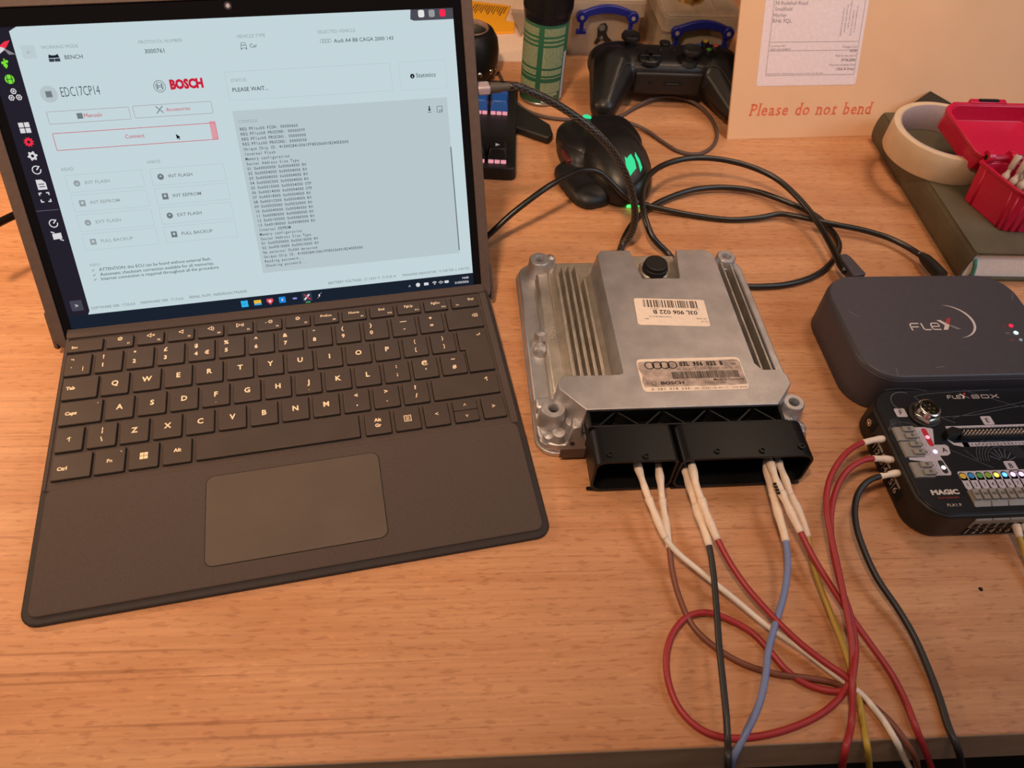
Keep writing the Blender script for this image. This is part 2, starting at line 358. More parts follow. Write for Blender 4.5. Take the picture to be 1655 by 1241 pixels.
def key_obj(pts, cx, cy, leg):
    g = MB(); n_ = len(pts); kx = 1+.9/(max(a for a, b in pts)-min(a for a, b in pts)); ky = 1+.9/(max(b for a, b in pts)-min(b for a, b in pts)); g.poly([((a-cx)*kx, (b-cy)*ky) for a, b in pts], 'gap', z=-1.86); g.prism([(a-cx, b-cy) for a, b in pts], -1.84, .05, 'key')
    o = g.link('key', tab, KL @ at(cx, cy, 0), bevel=.35, seg=2)
    if leg:
        d = MB(); d.z = .09
        for t, dx, dy, h, b in leg:
            if t == 'WIN':
                for u in (-1.2, 1.2):
                    for v in (-1.2, 1.2): d.rect(u-1.05+dx, v-1.05, u+1.05+dx, v+1.05, 'legend')
            elif t == 'MENU':
                d.frame(-2.3, -2.3, 2.3, 2.3, .45, 'legend')
                for v in (-1, 0, 1): d.rect(-1.2, v-.2, 1.2, v+.2, 'legend')
            else: d.text(t, dx, dy, 'legend', h=h, bold=b, al='C')
        d.link('legend', o)
    return o
for x0, x1, y0, y1, leg in keys: key_obj(rrect(x0, y0, x1, y1, .9, 3), (x0+x1)/2, (y0+y1)/2, leg)
key_obj([(219.3, 8.0), (219.3, -8.6), (222.6, -8.6), (222.6, -27.6), (239.3, -27.6), (239.3, 8.0)], 230, 0, [('⏎', 3.5, 1.5, 2.4, .01)])
# --- tablet body, case, display
g = MB(); g.prism(rrect(-140, -12, 140, 189.3, 7, 6), -8, .0, 'glass'); g.link('tablet_body', tab, DL, bevel=.4)
g = MB(); g.prism(rrect(-147.3, -13.5, 147.3, 194.3, 10, 6), -12.2, -8.1, 'case')
g.ringprism(rrect(-147.3, -13.5, 147.3, 194.3, 10, 6), rrect(-140.2, -12.2, 140.2, 189.5, 7, 6), -8.1, 1.1, 'case'); g.link('case', tab, DL, bevel=1.2, seg=3, recalc=True)
for s in (-1, 1):
    g = MB(); g.prism([(s*147.0, -13.5), (s*149.4, -12), (s*149.4, 12), (s*147.0, 15)], -13, -1.5, 'case'); g.link('case_corner', tab, DL, bevel=.8, recalc=True)
ks = MB(); ks.box(-110, -3, -1.5, 110, 128, 1.5, 'case'); 
top = DF @ Vector((0, .085, -.0145)); rot = Matrix.Rotation(math.radians(9.52), 4, 'Z') @ Matrix.Rotation(math.radians(-52), 4, 'X')
ks.link('kickstand', tab, ri @ (Matrix.Translation(top) @ rot), bevel=.8)
g = MB(); g.disc(0.5, 185.9, 2.2, mat('lens_ring', '3a3640', .2), z=.25); g.disc(0.5, 185.9, 1.2, mat('lens_glass', 'a8a4ac', .1), z=.30); g.link('webcam', tab, DL)
dsp = MB(); dsp.prism(rrect(-134.7, -.2, 134.7, 179.6, .4, 2), .02, .12, em('c3d5da', 1.0)); disp = dsp.link('display', tab, DL)
INK, MID, PALE, LINE, SIDE, REDC = em('2c3440'), em('71797f'), em('959fa2'), em('aebfc4'), em('24202c'), em('c81e3a')
g = MB(); g.z = .16
# sidebar and task bar
sb = [(-134.7, 8.9), (-122.5, 8.9), (-121.0, 11.5), (-120.3, 174.5), (-120.3, 177.5), (-116, 179.6), (-134.7, 179.6)]
g.poly(sb, SIDE); g.rect(-134.7, -.2, 134.7, 9, em('1a2230')); g.z = .2
WH = em('d9d6da'); GR = em('7be03a'); RD = em('f03048')
def ic(px, py): return (px, py)
icons = {'x': (-125.3,168.9), 'usb': (-127.2,161.0), 'globe': (-127.3,152.6), 'tree': (-127.2,143.9), 'grid': (-127.0,125.9), 'gearr': (-127.1,117.8), 'gear': (-127.3,109.8), 'speed': (-127.4,101.6), 'doc': (-127.1,92.9), 'exp': (-127.2,85.3), 'ref': (-126.9,69.2), 'map': (-126.9,61.2), 'next': (-127.7,15.6)}
x, y = icons['x']; g.poly([(x-3, y+.8), (x+1, y+3.4), (x+4, y+4), (x+.8, y)], RD); g.poly([(x-4.2, y-3.4), (x+.6, y-.4), (x-.8, y+.7), (x-5, y+1.4)], WH); g.poly([(x-.8, y+.3), (x+2, y-1.4), (x+5, y-3.4), (x+1.4, y-3.4)], em('8a868c'))
x, y = icons['usb']; g.disc(x, y-1, 1.1, GR); g.rect(x-.35, y-2.6, x+.35, y+2.6, GR); g.disc(x+1.1, y+1, .8, GR); g.disc(x-1.1, y+.4, .8, GR)
x, y = icons['globe']; g.disc(x, y, 2.5, GR)
for a in (-1.2, 1.2): g.rect(x+a-.2, y-2, x+a+.2, y+2, SIDE, z=.24)
g.rect(x-2, y-.2, x+2, y+.2, SIDE, z=.24)
x, y = icons['tree']
for dx, dy in ((0, 2.2), (-2, -1.2), (2, -1.2)): g.ring(x+dx, y+dy, 1.7, .6, WH, n=6); g.disc(x+dx, y+dy, .6, WH, n=6)
x, y = icons['grid']
for dx in (-1.6, 1.6):
    for dy in (-1.6, 1.6): g.rect(x+dx-1.35, y+dy-1.35, x+dx+1.35, y+dy+1.35, WH)
for k, c in (('gearr', RD), ('gear', WH)):
    x, y = icons[k]; n = 10 if k == 'gearr' else 6; P_ = []
    for i in range(n*4): r_ = 2.8 if i % 4 < 2 else 2.05; a = 2*pi*i/(n*4); P_.append((x+r_*math.cos(a), y+r_*math.sin(a)))
    g.poly(P_, c); g.disc(x, y, .9, SIDE, z=.24)
for k in ('speed', 'ref'):
    x, y = icons[k]; g.ring(x, y, 2.6, .6, WH, a0=.9, a1=6.4); g.line([(x, y), (x+2, y+2.2)], .7, WH)
x, y = icons['doc']; g.poly([(x-2.6, y-3), (x+2.6, y-3), (x+2.6, y+1), (x+.6, y+3), (x-2.6, y+3)], WH); g.rect(x-1.6, y-1.5, x+1.6, y-1, SIDE, z=.24); g.rect(x-1.6, y, x+1.6, y+.5, SIDE, z=.24)
x, y = icons['exp']
for sx in (-1, 1):
    for sy in (-1, 1): g.rect(x+sx*3, y+sy*3, x+sx*1.2, y+sy*2.3, WH); g.rect(x+sx*3, y+sy*3, x+sx*2.3, y+sy*1.2, WH)
x, y = icons['map']; g.poly([(x-2.6, y-2), (x+2.6, y-1.6), (x+2.6, y+2), (x-2.6, y+1.6)], WH); g.line([(x-3, y+3), (x-1, y+2)], .7, WH); g.line([(x+1, y-2), (x+3, y-3)], .7, WH)
x, y = icons['next']; g.rect(x-3.6, y-3.4, x+3.6, y+3.6, em('454452'), r=.6); g.text('>', x, y-1.1, WH, h=2.4, al='C', bold=.02, z=.25)
a_ = (-134.5,77.4); g.rect(-134.5, a_[1]-.15, -121.5, a_[1]+.15, em('6e6a74'))
# task bar icons
tb = {'win': -24.2, 'fold': -15.6, 'lion': -7.4, 'store': 0.8, 'pill': 9.2, 'flx': 17.6, 'bolt': 25.8}
Y_ = 4.6
x = tb['win']
for dx in (-1.15, 1.15):
    for dy in (-1.15, 1.15): g.rect(x+dx-1.1, Y_+dy-1.1, x+dx+1.1, Y_+dy+1.1, em('2fb4ea'))
x = tb['fold']; g.rect(x-2.4, Y_-1.8, x+2.4, Y_+1.7, em('e9b93a'), r=.3); g.rect(x-2.4, Y_-1.9, x+2.4, Y_-.6, em('4aa0d8'), z=.24)
x = tb['lion']; g.poly([(x-2, Y_+1.8), (x+2, Y_+1.8), (x+2.3, Y_), (x, Y_-2.6), (x-2.3, Y_)], em('e0485c')); g.disc(x, Y_, .9, em('f0dada'), z=.24)
x = tb['store']; g.rect(x-2.2, Y_-2.1, x+2.2, Y_+2.1, em('1f86d8'), r=.3); g.rect(x-.4, Y_-.8, x+.4, Y_+.8, WH, z=.24)
x = tb['pill']; g.rect(x-1.4, Y_-.6, x+1.4, Y_+.6, em('8f8ae0'), r=.4)
x = tb['flx']; g.rect(x-3.2, Y_-3.1, x+3.2, Y_+3.1, em('333a48'), r=.6); g.line([(x-2.1, Y_-1.8), (x+1.6, Y_+1.8)], 1.1, WH, z=.24); g.line([(x-1.8, Y_+1.8), (x+1.9, Y_-1.8)], .9, em('c03a4a'), z=.25); g.rect(x-1.6, .7, x+1.6, 1.2, em('5fd060'), z=.24)
x = tb['bolt']; g.poly([(x-2.3, Y_-2.2), (x+.6, Y_-.2), (x+.2, Y_+.8), (x+2.4, Y_+2.4), (x-.6, Y_+.6), (x-.2, Y_-.5)], em('f0f0f0'))
tr = [88.7, 94.7, 100.6, 106.6, 111.1, 115.4]
g.text('∧', tr[0], Y_-.8, WH, h=1.5, al='C', bold=.02); g.disc(tr[1], Y_, 1.5, WH); g.rect(tr[2]-1.6, Y_-1, tr[2]+1.6, Y_+1, WH, r=.3)
g.ring(tr[3], Y_-1, 2.2, .5, WH, a0=pi/4, a1=3*pi/4); g.ring(tr[3], Y_-1, 1.3, .5, WH, a0=pi/4, a1=3*pi/4); g.disc(tr[3], Y_-.9, .35, WH)
g.text('◁×', tr[4], Y_-.8, WH, h=1.7, al='C', bold=.02); g.rect(tr[5]-1.6, Y_-.9, tr[5]+1.4, Y_+.9, WH, r=.4)
g.text('14:40', 131.4, Y_+.7, WH, h=1.55, al='R', bold=.015); g.text('31/03/2026', 131.2, Y_-2.3, WH, h=1.55, al='R', bold=.015)
# window buttons
w0 = (108.2,180.5); g.poly([(w0[0], 179.6), (107.5, 174.2), (109.8, 173.3), (134.7, 173.3), (134.7, 179.6)], em('4c4a54'))
for (a, b), c in (((114.6,177.1), 'e2e2e2'), ((121.2,177.0), '96989c'), ((128.0,177.0), 'f4294f')): g.rect(a-1.9, b-2.1, a+1.9, b+2.1, em(c), r=1.1, z=.24)
def T(t, p0, p1, m, h=None, bold=0, mono=0): g.text(t, p0[0], (p0[1]+p1[1])/2, m, w=p1[0]-p0[0], h=h, bold=bold, mono=mono)
T('WORKING MODE', (-106.2,167.6), (-86.4,167.4), PALE); T('BENCH', (-95.1,161.6), (-85.4,161.6), INK)
T('PROTOCOL NUMBER', (-53.2,167.9), (-28.8,167.7), PALE); T('3000761', (-51.0,162.6), (-40.1,162.4), INK)
T('EDC17CP14', (-102.3,141.5), (-80.9,141.6), INK, h=5.3, bold=-.01); T('BOSCH', (-41.2,142.4), (-22.1,142.3), REDC, h=4.9, bold=.06)
x, y = (-47.2,144.2); g.ring(x, y, 3.4, .25, INK); g.ring(x, y, 2.3, .2, INK); g.rect(x-1.5, y-1.5, x-1.1, y+1.5, INK); g.rect(x+1.1, y-1.5, x+1.5, y+1.5, INK); g.rect(x-1.2, y-.6, x+1.2, y-.3, INK); g.rect(x-1.2, y+.3, x+1.2, y+.6, INK)
T('Manuals', (-93.1,129.5), (-83.2,129.4), REDC); T('Accessories', (-46.5,130.0), (-32.7,129.9), REDC); T('Connect', (-73.3,116.1), (-62.2,115.9), REDC)
def RB(p, q, m, t=.22, r=.6): g.frame(p[0], p[1], q[0], q[1], t, m, r=r)
PK = em('9c858c')
RB((-113.1,133.9), (-67.3,126.8), PK); RB((-65.1,134.2), (-19.6,127.1), PK)
a_ = (-23.2,122.6); b_ = (-19.6,111.7); g.rect(a_[0], a_[1], b_[0], b_[1]+.3, em('dc9aa4')); RB((-113.2,121.7), (-19.6,111.7), REDC, t=.3)
x, y = (-95.4,130.5); g.rect(x-1.6, y-1.6, x+1.6, y+1.6, MID); x, y = (-50.1,131.2); g.line([(x-2, y-2), (x+2, y+2)], .5, MID); g.line([(x-2, y+2), (x+2, y-2)], .5, MID)
x, y = (-44.0,116.7); g.poly([(x, y), (x+.1, y-3.2), (x+.8, y-2.5), (x+1.4, y-3.6), (x+1.9, y-3.4), (x+1.4, y-2.3), (x+2.4, y-2.2)], em('101014'), z=.26)
x, y = (-113.2,166.3); g.rect(x-3.6, y-3.4, x+3.6, y+3.6, em('bccbd0'), r=.4); g.text('←', x, y-1, PALE, h=2, al='C', z=.24)
x, y = (-100.8,162.6); g.poly([(x-3, y), (x-2.4, y+2), (x-1, y+1.4), (x+1, y+1.4), (x+2.4, y+2), (x+3, y)], em('1c2230')); g.rect(x-3, y-2, x+3, y-.3, em('3a4250')); g.rect(x-.1, y-2, x+.1, y-.3, em('c3d5da'), z=.24)
x, y = (-108.9,143.4); g.disc(x, y, 4.7, em('b5c2c8')); g.rect(x-1.7, y-1.7, x+1.7, y+1.7, MID, z=.24)
T('READ', (-113.6,99.8), (-106.8,99.7), PALE); T('WRITE', (-64.5,100.3), (-56.6,100.2), PALE)
ra, rb = (-112.9,97.2), (-68.8,50.8); wa, wb = (-64.1,97.2), (-19.7,50.7)
hb = (97.2-50.5); hb2 = hb
for i, t in enumerate(('INT FLASH', 'INT EEPROM', 'EXT FLASH', 'FULL BACKUP')):
    for (xa, xb, yt, mm) in ((ra[0], rb[0], ra[1], PALE), (wa[0], wb[0], wa[1], MID)):
        st = hb/3.86; y1 = yt-i*st; y0 = y1-st*.86
        g.frame(xa, y0, xb, y1, .2, LINE, r=.4); g.text(t, xa+10.2, (y0+y1)/2-.9, mm, h=1.95, sx=1.1, bold=.008)
        if i % 2 == 0: g.disc(xa+5.6, (y0+y1)/2, 1.9, mm); g.poly([(xa+4.8, (y0+y1)/2), (xa+6.4, (y0+y1)/2), (xa+5.6, (y0+y1)/2+(1 if mm is MID else -1))], em('c3d5da'), z=.24)
        else: g.rect(xa+3.8, (y0+y1)/2-1.9, xa+7.4, (y0+y1)/2+1.9, mm, r=.3); g.rect(xa+5, (y0+y1)/2-.4, xa+6.2, (y0+y1)/2+1, em('c3d5da'), z=.24)
T('INFO', (-113.0,40.2), (-107.2,40.1), PALE)
for t, a_, b_ in (('ATTENTION: this ECU can be found without external flash.', (-108.5,36.8), (-39.4,36.7)), ('Automatic checksum correction available for all memories.', (-108.6,33.6), (-38.2,33.5)), ('Internet connection is required throughout all the procedure.', (-108.7,30.6), (-35.4,30.7))):
    T(t, a_, b_, INK); g.text('✓', a_[0]-4.5, (a_[1]+b_[1])/2, INK, h=1.9)
T('SOFTWARE VER : 7.53.0.0', (-119.6,12.1), (-92.6,12.1), MID); T('FIRMWARE VER : 7.15.0.0', (-88.9,12.1), (-62.2,12.2), MID)
T('SERIAL NUM : 06EE5E626C796ADK', (-58.4,12.3), (-20.9,12.6), MID)
T('BATTERY VOLTAGE : ○ 14.01 V  ○ 0.26 A', (33.4,12.0), (79.9,11.8), MID); T('TRANSFER INDICATOR : ↑ 0 BYTES ↓ 0 BYTES', (84.2,12.2), (132.5,11.6), MID)
T('VEHICLE TYPE', (2.3,168.3), (18.9,168.3), PALE); T('Car', (8.9,162.8), (13.2,162.9), INK)
x, y = (5.3,163.8); g.frame(x-1.8, y-1.2, x+1.8, y+.6, .3, MID, r=.3); g.frame(x-1.4, y+.4, x+1.4, y+2, .3, MID, r=.3); g.rect(x-1.8, y-1.9, x-1.1, y-1, MID); g.rect(x+1.1, y-1.9, x+1.8, y-1, MID)
T('SELECTED VEHICLE', (50.1,168.7), (72.9,168.6), PALE); T('Audi A4 B8 CAGA 2000 143', (59.1,163.2), (95.7,163.1), INK)
x, y = (50.8,164.4); x1 = 57.6; r_ = (x1-x)/6.2
for i in range(4): g.ring(x+r_*(1+1.4*i), y, r_, .2, MID)
T('STATUS', (-5.8,144.2), (3.2,144.2), PALE); T('PLEASE WAIT...', (-5.8,138.7), (15.3,138.6), INK, bold=.005)
RB((-8.8,150.1), (91.9,133.6), LINE, t=.18); RB((97.3,150.2), (127.4,133.2), LINE, t=.14); T('Statistics', (107.7,140.6), (120.3,140.5), INK)
x, y = (105.3,141.5); g.disc(x, y, 1.4, em('101014')); g.rect(x-.25, y-.8, x+.25, y+.4, em('c3d5da'), z=.24)
a_ = (-8.4,127.6); b_ = (126.4,24.4); g.rect(a_[0], a_[1], b_[0], b_[1], em('b7c6cb'), r=.5, z=.17)
T('CONSOLE', (-6.0,120.5), (5.5,120.3), PALE)
x, y = (114.3,121.0); g.rect(x-.4, y-.4, x+.4, y+1.9, INK); g.poly([(x-1.1, y), (x+1.1, y), (x, y-1.3)], INK); g.rect(x-1.3, y-2, x+1.3, y-1.7, INK)
x, y = (121.0,120.6); g.frame(x-1.8, y-1.9, x+1.8, y+1.9, .25, INK); g.frame(x-.2, y-1.9, x+1.4, y-.3, .25, INK)
x = 126.3; g.rect(x-.4, 26.4, x+.4, 96.5, MID)
con = ['REG PFlash0 FCON: 00000665', 'REG PFlash0 PROCON0: 00000FFF', 'REG PFlash0 PROCON1: 00000000', 'REG PFlash0 PROCON2: 00000030', 'Unique Chip ID: 4100028415061FF80206001B240EE000', 'Internal Flash', 'Memory configuration', 'Sector Address Size Type',
 '01 0xA0000000 0x00004000 RW', '02 0xA0004000 0x00004000 RW', '03 0xA0008000 0x00004000 RW', '04 0xA000C000 0x00004000 RW', '05 0xA0010000 0x00004000 OTP', '06 0xA0014000 0x00004000 OTP', '07 0xA0018000 0x00004000 RW', '08 0xA001C000 0x00004000 RW',
 '09 0xA0020000 0x00020000 RW', '10 0xA0040000 0x00040000 RW', '11 0xA0080000 0x00080000 RW', '12 0xA0100000 0x00080000 RW', '13 0xA0180000 0x00080000 RW', 'Internal EEPROM', 'Memory configuration', 'Sector Address Size Type',
 '01 0xAFE00000 0x00010000 RW', '02 0xAFE10000 0x00010000 RW', 'No external FLASH detected', 'Unique Chip ID: 4100028415061FF80206001B240EE000', 'Reading password...', 'Checking password...']
y0 = 115.9; y1 = 28.4; x0 = -5.9; cw = (59.7--6.0)/48
for i, t in enumerate(con): g.text(t, x0, y0+(y1-y0)*i/29, INK, w=cw*len(t), h=1.75, mono=1, z=.2, bold=.008)
g.link('screen_content', disp)
# ---------------------------------------------------------------- engine control unit
ecu = empty('engine_control_unit', at(45, 176, 0, 1.5), 'cast aluminium engine control unit with cooling fins and black plug socket', 'control unit')
g = MB(); g.prism(rrect(4, -5, 182, 168, 13, 7), .5, 4.0, 'alu'); g.link('cover_plate', ecu, bevel=.5)
g = MB(); g.prism(rrect(4.6, -4, 178, 167.6, 13, 7), 4.6, 9.5, 'alu', rrect(6, -2.8, 176.5, 166.5, 12, 7)); g.link('housing_flange', ecu, bevel=1.0, seg=3)
g = MB(); g.prism(rrect(17, 6, 176, 165, 8, 5), 9, 13.5, 'alurough', rrect(19, 8, 174.5, 163, 7, 5)); g.link('housing_body', ecu, bevel=1.0, seg=3)
g = MB(); g.prism(rrect(27, 30, 60, 152, 3), 13, 14.2, 'alurough'); g.link('fin_bed', ecu, bevel=.4)
def fin(x, y0, y1, z0, z1, t0, t1, nm='cooling_fin'):
    g = MB(); g.prism([(x-t0, y0), (x+t0, y0), (x+t0, y1), (x-t0, y1)], z0, z1, 'alurough', [(x-t1, y0+1), (x+t1, y0+1), (x+t1, y1-1.5), (x-t1, y1-1.5)]); return g.link(nm, ecu, bevel=.35)
for i in range(5): fin(32.5+4.9*i, 31, 152-(14 if i == 4 else 0), 13, 21.5, 1.9, 1.0)
main = [(61, 30), (61, 147), (65, 151.5), (86, 151.5), (90, 121), (117, 121), (121, 151.5), (143, 151.5), (148.5, 146), (148.5, 39), (152, 33.5), (163, 33.5), (167, 29), (167, 21), (153.5, 5.2), (33, 5.2), (18.5, 22), (18.5, 28), (22, 32.5), (58, 32.5), (60, 33.5), (61, 36)]
cx, cy = 100, 75
def grow(P, d):   # widen towards the base (draft of the casting)
    return [(x+(d if x > cx else -d), y+(d if y > cy+40 else (-d*.3 if y < 10 else 0))) for x, y in P]
seen = []; [seen.append(q) for q in main if q not in seen]
g = MB(); g.prism(grow(seen, 2.2), 12, 35, 'alu', seen); g.link('raised_cover', ecu, bevel=1.6, seg=3, recalc=True, ang=30)
g = MB(); g.prism([(88, 119), (119, 119), (123, 158), (84, 158)], 13, 24, 'alurough'); g.link('notch_floor', ecu, bevel=1)
g = MB(); g.prism([(95, 128), (111, 128), (114, 134), (113, 144), (93, 144), (92, 134)], 23, 29.5, 'alurough'); g.link('cap_seat', ecu, bevel=1.2)
g = MB(); g.cyl(103, 136, 9.2, 28, 33.5, 'softblack', 28); g.cyl(103, 136, 8.6, 33.5, 36.5, 'softblack', 28, 8.2); g.link('vent_cap', ecu, bevel=.5)
# right side ribs and rim
for x, t, z in ((155.2, 1.5, 29.5), (163.2, 1.3, 27)): fin(x, 34, 146, 13, z, t, .7)
g = MB(); g.prism([(150, 30), (170, 30), (170, 152), (150, 152)], 12, 14, 'gap'); g.link('channel_shade', ecu)  # black slab paints the shade between the fins onto the channel floor
g = MB(); g.prism([(169, 32), (177.6, 32), (177.6, 154), (172, 160), (169, 160)], 9, 19, 'alu', [(170.5, 32), (175.5, 32), (175.5, 150), (172, 156), (170.5, 156)]); g.link('side_wall', ecu, bevel=.9)
g = MB(); g.prism([(147, 148), (172, 150), (170, 163), (150, 164)], 9, 17.5, 'alu'); g.link('corner_web', ecu, bevel=1.2, recalc=True)
# left ridge, studs, towers
g = MB(); g.prism([(17.5, 34), (27.5, 34), (27.5, 152), (17.5, 152)], 13, 15.5, 'alurough', [(19, 36), (26.5, 36), (26.5, 150), (19, 150)]); g.link('ridge', ecu, bevel=.6)
def tower(x, y, r, z, hole=3.1, nm='screw_tower'):
    g = MB(); g.lathe([(r*1.25, 9), (r*1.08, z*.7), (r, z-.8), (r-.8, z), (hole+.6, z), (hole, z-.8), (hole, z-9), (0.01, z-9)], 'alu', 28, (x, y)); o = g.link(nm, ecu, smooth='auto')
    h = MB(); h.cyl(x, y, hole-.1, z-8.9, z-6.5, 'gap', 16); h.link('bore', o); return o
tower(20.8, 156.6, 7.6, 23.5); tower(15.3, 16.2, 7.8, 23.5); tower(164.8, 157.5, 7.2, 23.5); tower(173.2, 17.6, 7.0, 20.5)
g = MB(); g.lathe([(5, 9), (4.3, 17), (3.6, 19.5), (0.01, 20)], 'alu', 20, (14.5, 85)); g.link('locating_stud', ecu, smooth='auto'); g = MB(); g.lathe([(6, 9), (5, 13), (3.4, 15), (0.01, 15.6)], 'alu', 20, (14, 76)); g.link('locating_stud', ecu, smooth='auto')
g = MB(); g.lathe([(4.5, 9), (4, 20), (3, 22.6), (0.01, 23.5)], 'alu', 20, (150.5, 158)); g.link('small_stud', ecu, smooth='auto'); g = MB(); g.lathe([(4.5, 9), (4, 20), (3, 22), (0.01, 23)], 'alu', 20, (29.5, 160)); g.link('small_stud', ecu, smooth='auto')
for x, y, r, z in ((18, 4, 5.5, 15), (11.5, 3.5, 4, 12.5), (27, 10, 6, 18), (30, 18, 5, 22), (24, 26, 5, 20), (174, 1.5, 5, 14), (177, 6, 4, 12), (166, 6, 5, 17), (176.5, 24, 4.2, 15)):
    g = MB(); g.lathe([(r*1.25, 8), (r, z*.72), (r*.7, z-.8), (0.01, z)], 'alu', 20, (x, y)); g.link('cast_boss', ecu, smooth='auto')
g = MB(); g.prism([(5.5, 22), (17, 22), (17, 34), (5.5, 34)], 9, 14.5, 'alu', [(6.5, 24), (16, 24), (16, 32), (6.5, 32)]); g.link('cast_web', ecu, bevel=1.2, recalc=True); g = MB(); g.prism([(22, -1), (33, -1), (33, 12), (24, 12)], 9, 22, 'alu', [(26, 1), (32, 2), (32, 10), (27, 10)]); g.link('cast_web', ecu, bevel=1.2, recalc=True); g = MB(); g.prism([(160, -3), (170, -3), (170, 8), (158, 8)], 9, 20, 'alu', [(160, -1), (167, -1), (167, 6), (158, 6)]); g.link('cast_web', ecu, bevel=1.2, recalc=True)
g = MB(); g.prism([(17.5, -8.5), (34, -8.5), (34, 5), (29, 5)], 4, 13.5, 'case', [(17.5, -8.5), (34, -8.5), (34, 4), (31.5, 4)]); g.link('corner_bracket', ecu, bevel=.4, recalc=True)
g = MB(); g.disc(25.5, -4.6, 1.6, 'gap', z=13.55); g.link('bracket_hole', ecu)
# connector block
g = MB(); g.box(33.2, -6, 20, 155, 5.1, 22.5, 'conn'); g.box(33.2, 4.2, 20, 155, 5.6, 34.6, 'conn'); g.box(33.2, -6, 20, 35, 5.2, 34, 'conn'); g.box(153, -6, 20, 155, 5.2, 34, 'conn'); g.box(33.2, -6.6, 6, 157, -5.4, 33.4, 'conn'); g.link('connector_header', ecu, bevel=.25)
for i in range(4):
    for s in (0, 1):
        x0 = 39+28.6*i+s*13; a, b = ((x0, -5.8), (x0+12, 4.6)) if s == 0 else ((x0+12, -5.8), (x0, 4.6))
        dx, dy = b[0]-a[0], b[1]-a[1]; l = math.hypot(dx, dy); nx, ny = -dy/l*.5, dx/l*.5
        g = MB(); g.prism([(a[0]-nx, a[1]-ny), (a[0]+nx, a[1]+ny), (b[0]+nx, b[1]+ny), (b[0]-nx, b[1]-ny)], 22, 32.8, 'conn'); g.link('rib', ecu, recalc=True)
XZ = Matrix(((1, 0, 0, 0), (0, 0, -1, 0), (0, 1, 0, 0), (0, 0, 0, 1)))   # local (x, y, z) -> (x, z-up, towards the viewer)
def shroud(x0, x1, chR):
    z0, z1 = 2, 33.2
    def sec(x0, x1, z0, z1, r):
        P = []
        for cx_, cz_, a, rr in ((x1-r, z0+r, -pi/2, r), (x1-chR, z1-chR*.8, 0, chR), (x0+6, z1-6, pi/2, 6), (x0+r, z0+r, pi, r)):
            for i in range(6): t = a+pi/2*i/5; P.append((cx_+rr*math.cos(t), cz_+(rr if rr != chR else chR*.8)*math.sin(t)))
        return P
    A = sec(x0, x1, z0, z1, 7); cxm, czm = (x0+x1)/2, (z0+z1)/2
    Bp = [(cxm+(a-cxm)*(1-3.2/(x1-x0)), czm+(b-czm)*(1-3.4/(z1-z0))) for a, b in A]
    g = MB(); g.ringprism(A, Bp, 6, 32, 'conn'); g.poly([(a, b) for a, b in Bp], 'gap', z=12); o = g.link('plug_socket', ecu, XZ, bevel=.3, recalc=False); return o
shroud(33.5, 83.2, 3); shroud(84.2, 166.5, 8.5)
g = MB(); g.prism(rrect(32, -31, 84, -28.6, 1), 1.2, 2.2, 'conn'); g.prism(rrect(84, -32, 167, -29, 1), 1.2, 2.2, 'conn'); g.link('socket_lip', ecu, bevel=.3)
for x, y in ((42.4,-26.9), (63.6,-28.9), (106.7,-27.0), (133.9,-27.7), (158.6,-26.0)):
    g = MB(); g.lathe([(1.9, 33), (1.9, 34.4), (1.1, 34.4), (1.1, 33.4), (0.01, 33.4)], 'conn', 14, (x, y)); g.link('pip', ecu, smooth='auto')
g = MB()
for i in range(14): g.box(40+3*i, -7.4, 12, 40.8+3*i, -12, 12.8, 'gold'); g.box(92+5*i, -7.4, 12, 92.8+5*i, -12, 12.8, 'gold')
g.link('pin_row', ecu)
# labels
lb = MB(); q = [(79.8,101.0),(129.0,98.0),(127.3,72.3),(78.2,75.9)]
ca = math.atan2(q[1][1]-q[0][1], q[1][0]-q[0][0]); LF = Matrix.Translation((q[0][0]*MM, q[0][1]*MM, 35.05*MM)) @ Matrix.Rotation(ca, 4, 'Z')
w, h = 49.4, 25.6; lb.prism(rrect(0, -h, w, 0, 1.6), 0, .15, 'paper'); L1 = lb.link('part_label', ecu, LF); L1['label'] = 'cream barcode label stuck on upside down'
d = MB(); d.z = .2; random.seed(3); x = 6.0
while x < 43:
    b = random.choice((.3, .3, .5, .8)); d.rect(x, -8.6, x+b, -1.4, 'ink'); x += b+random.choice((.3, .4, .7, 1.2))
U_ = lambda t, x, y, h_, **k: d.text(t, x, y, 'ink', h=h_, ang=pi, **k)
U_('03L 906 022 B', 42.5, -11.2, 3.6, bold=.02); U_('0220', 44.5, -9.4, 1.0); U_('23090102', 16, -9.4, 1.0); U_('US 2026', 48, -18, 1.2, sx=1.2); U_('H/L 92', 48.4, -20.6, 1.2); U_('24.06.2008 08:07:43', 24, -17, 1.1, sx=1.2); U_('085', 8, -19.2, 1.2)
d.link('print', L1)
a, b, c_ = [(71.9,45.1),(136.8,46.0),(137.6,17.1)]
ca = math.atan2(b[1]-a[1], b[0]-a[0]); LF = Matrix.Translation((70.6*MM, 44.6*MM, 35.05*MM)) @ Matrix.Rotation(math.radians(.2), 4, 'Z')
w, h = 68.5, 27.0; lb = MB(); lb.prism(rrect(0, -h, w, 0, 3.2), 0, .1, 'paper'); L2 = lb.link('maker_label', ecu, LF); L2['label'] = 'worn maker label with four rings'
d = MB(); d.z = .14
random.seed(11); P = [(0.2, -2.4)]
P = [(0.3+random.uniform(0, .9), -2.6), (.4, -8), (1.8, -14), (.8, -19), (1.5, -23.4)]+[(i*4.0+2, -23.4+random.uniform(-.3, .3)) for i in range(16)]+[(68, -23), (68.2, -18), (67.6, -10), (68.2, -5), (66.8, -2.4)]+[(64-i*4.2, -2.3+random.uniform(-.3, .3)) for i in range(15)]
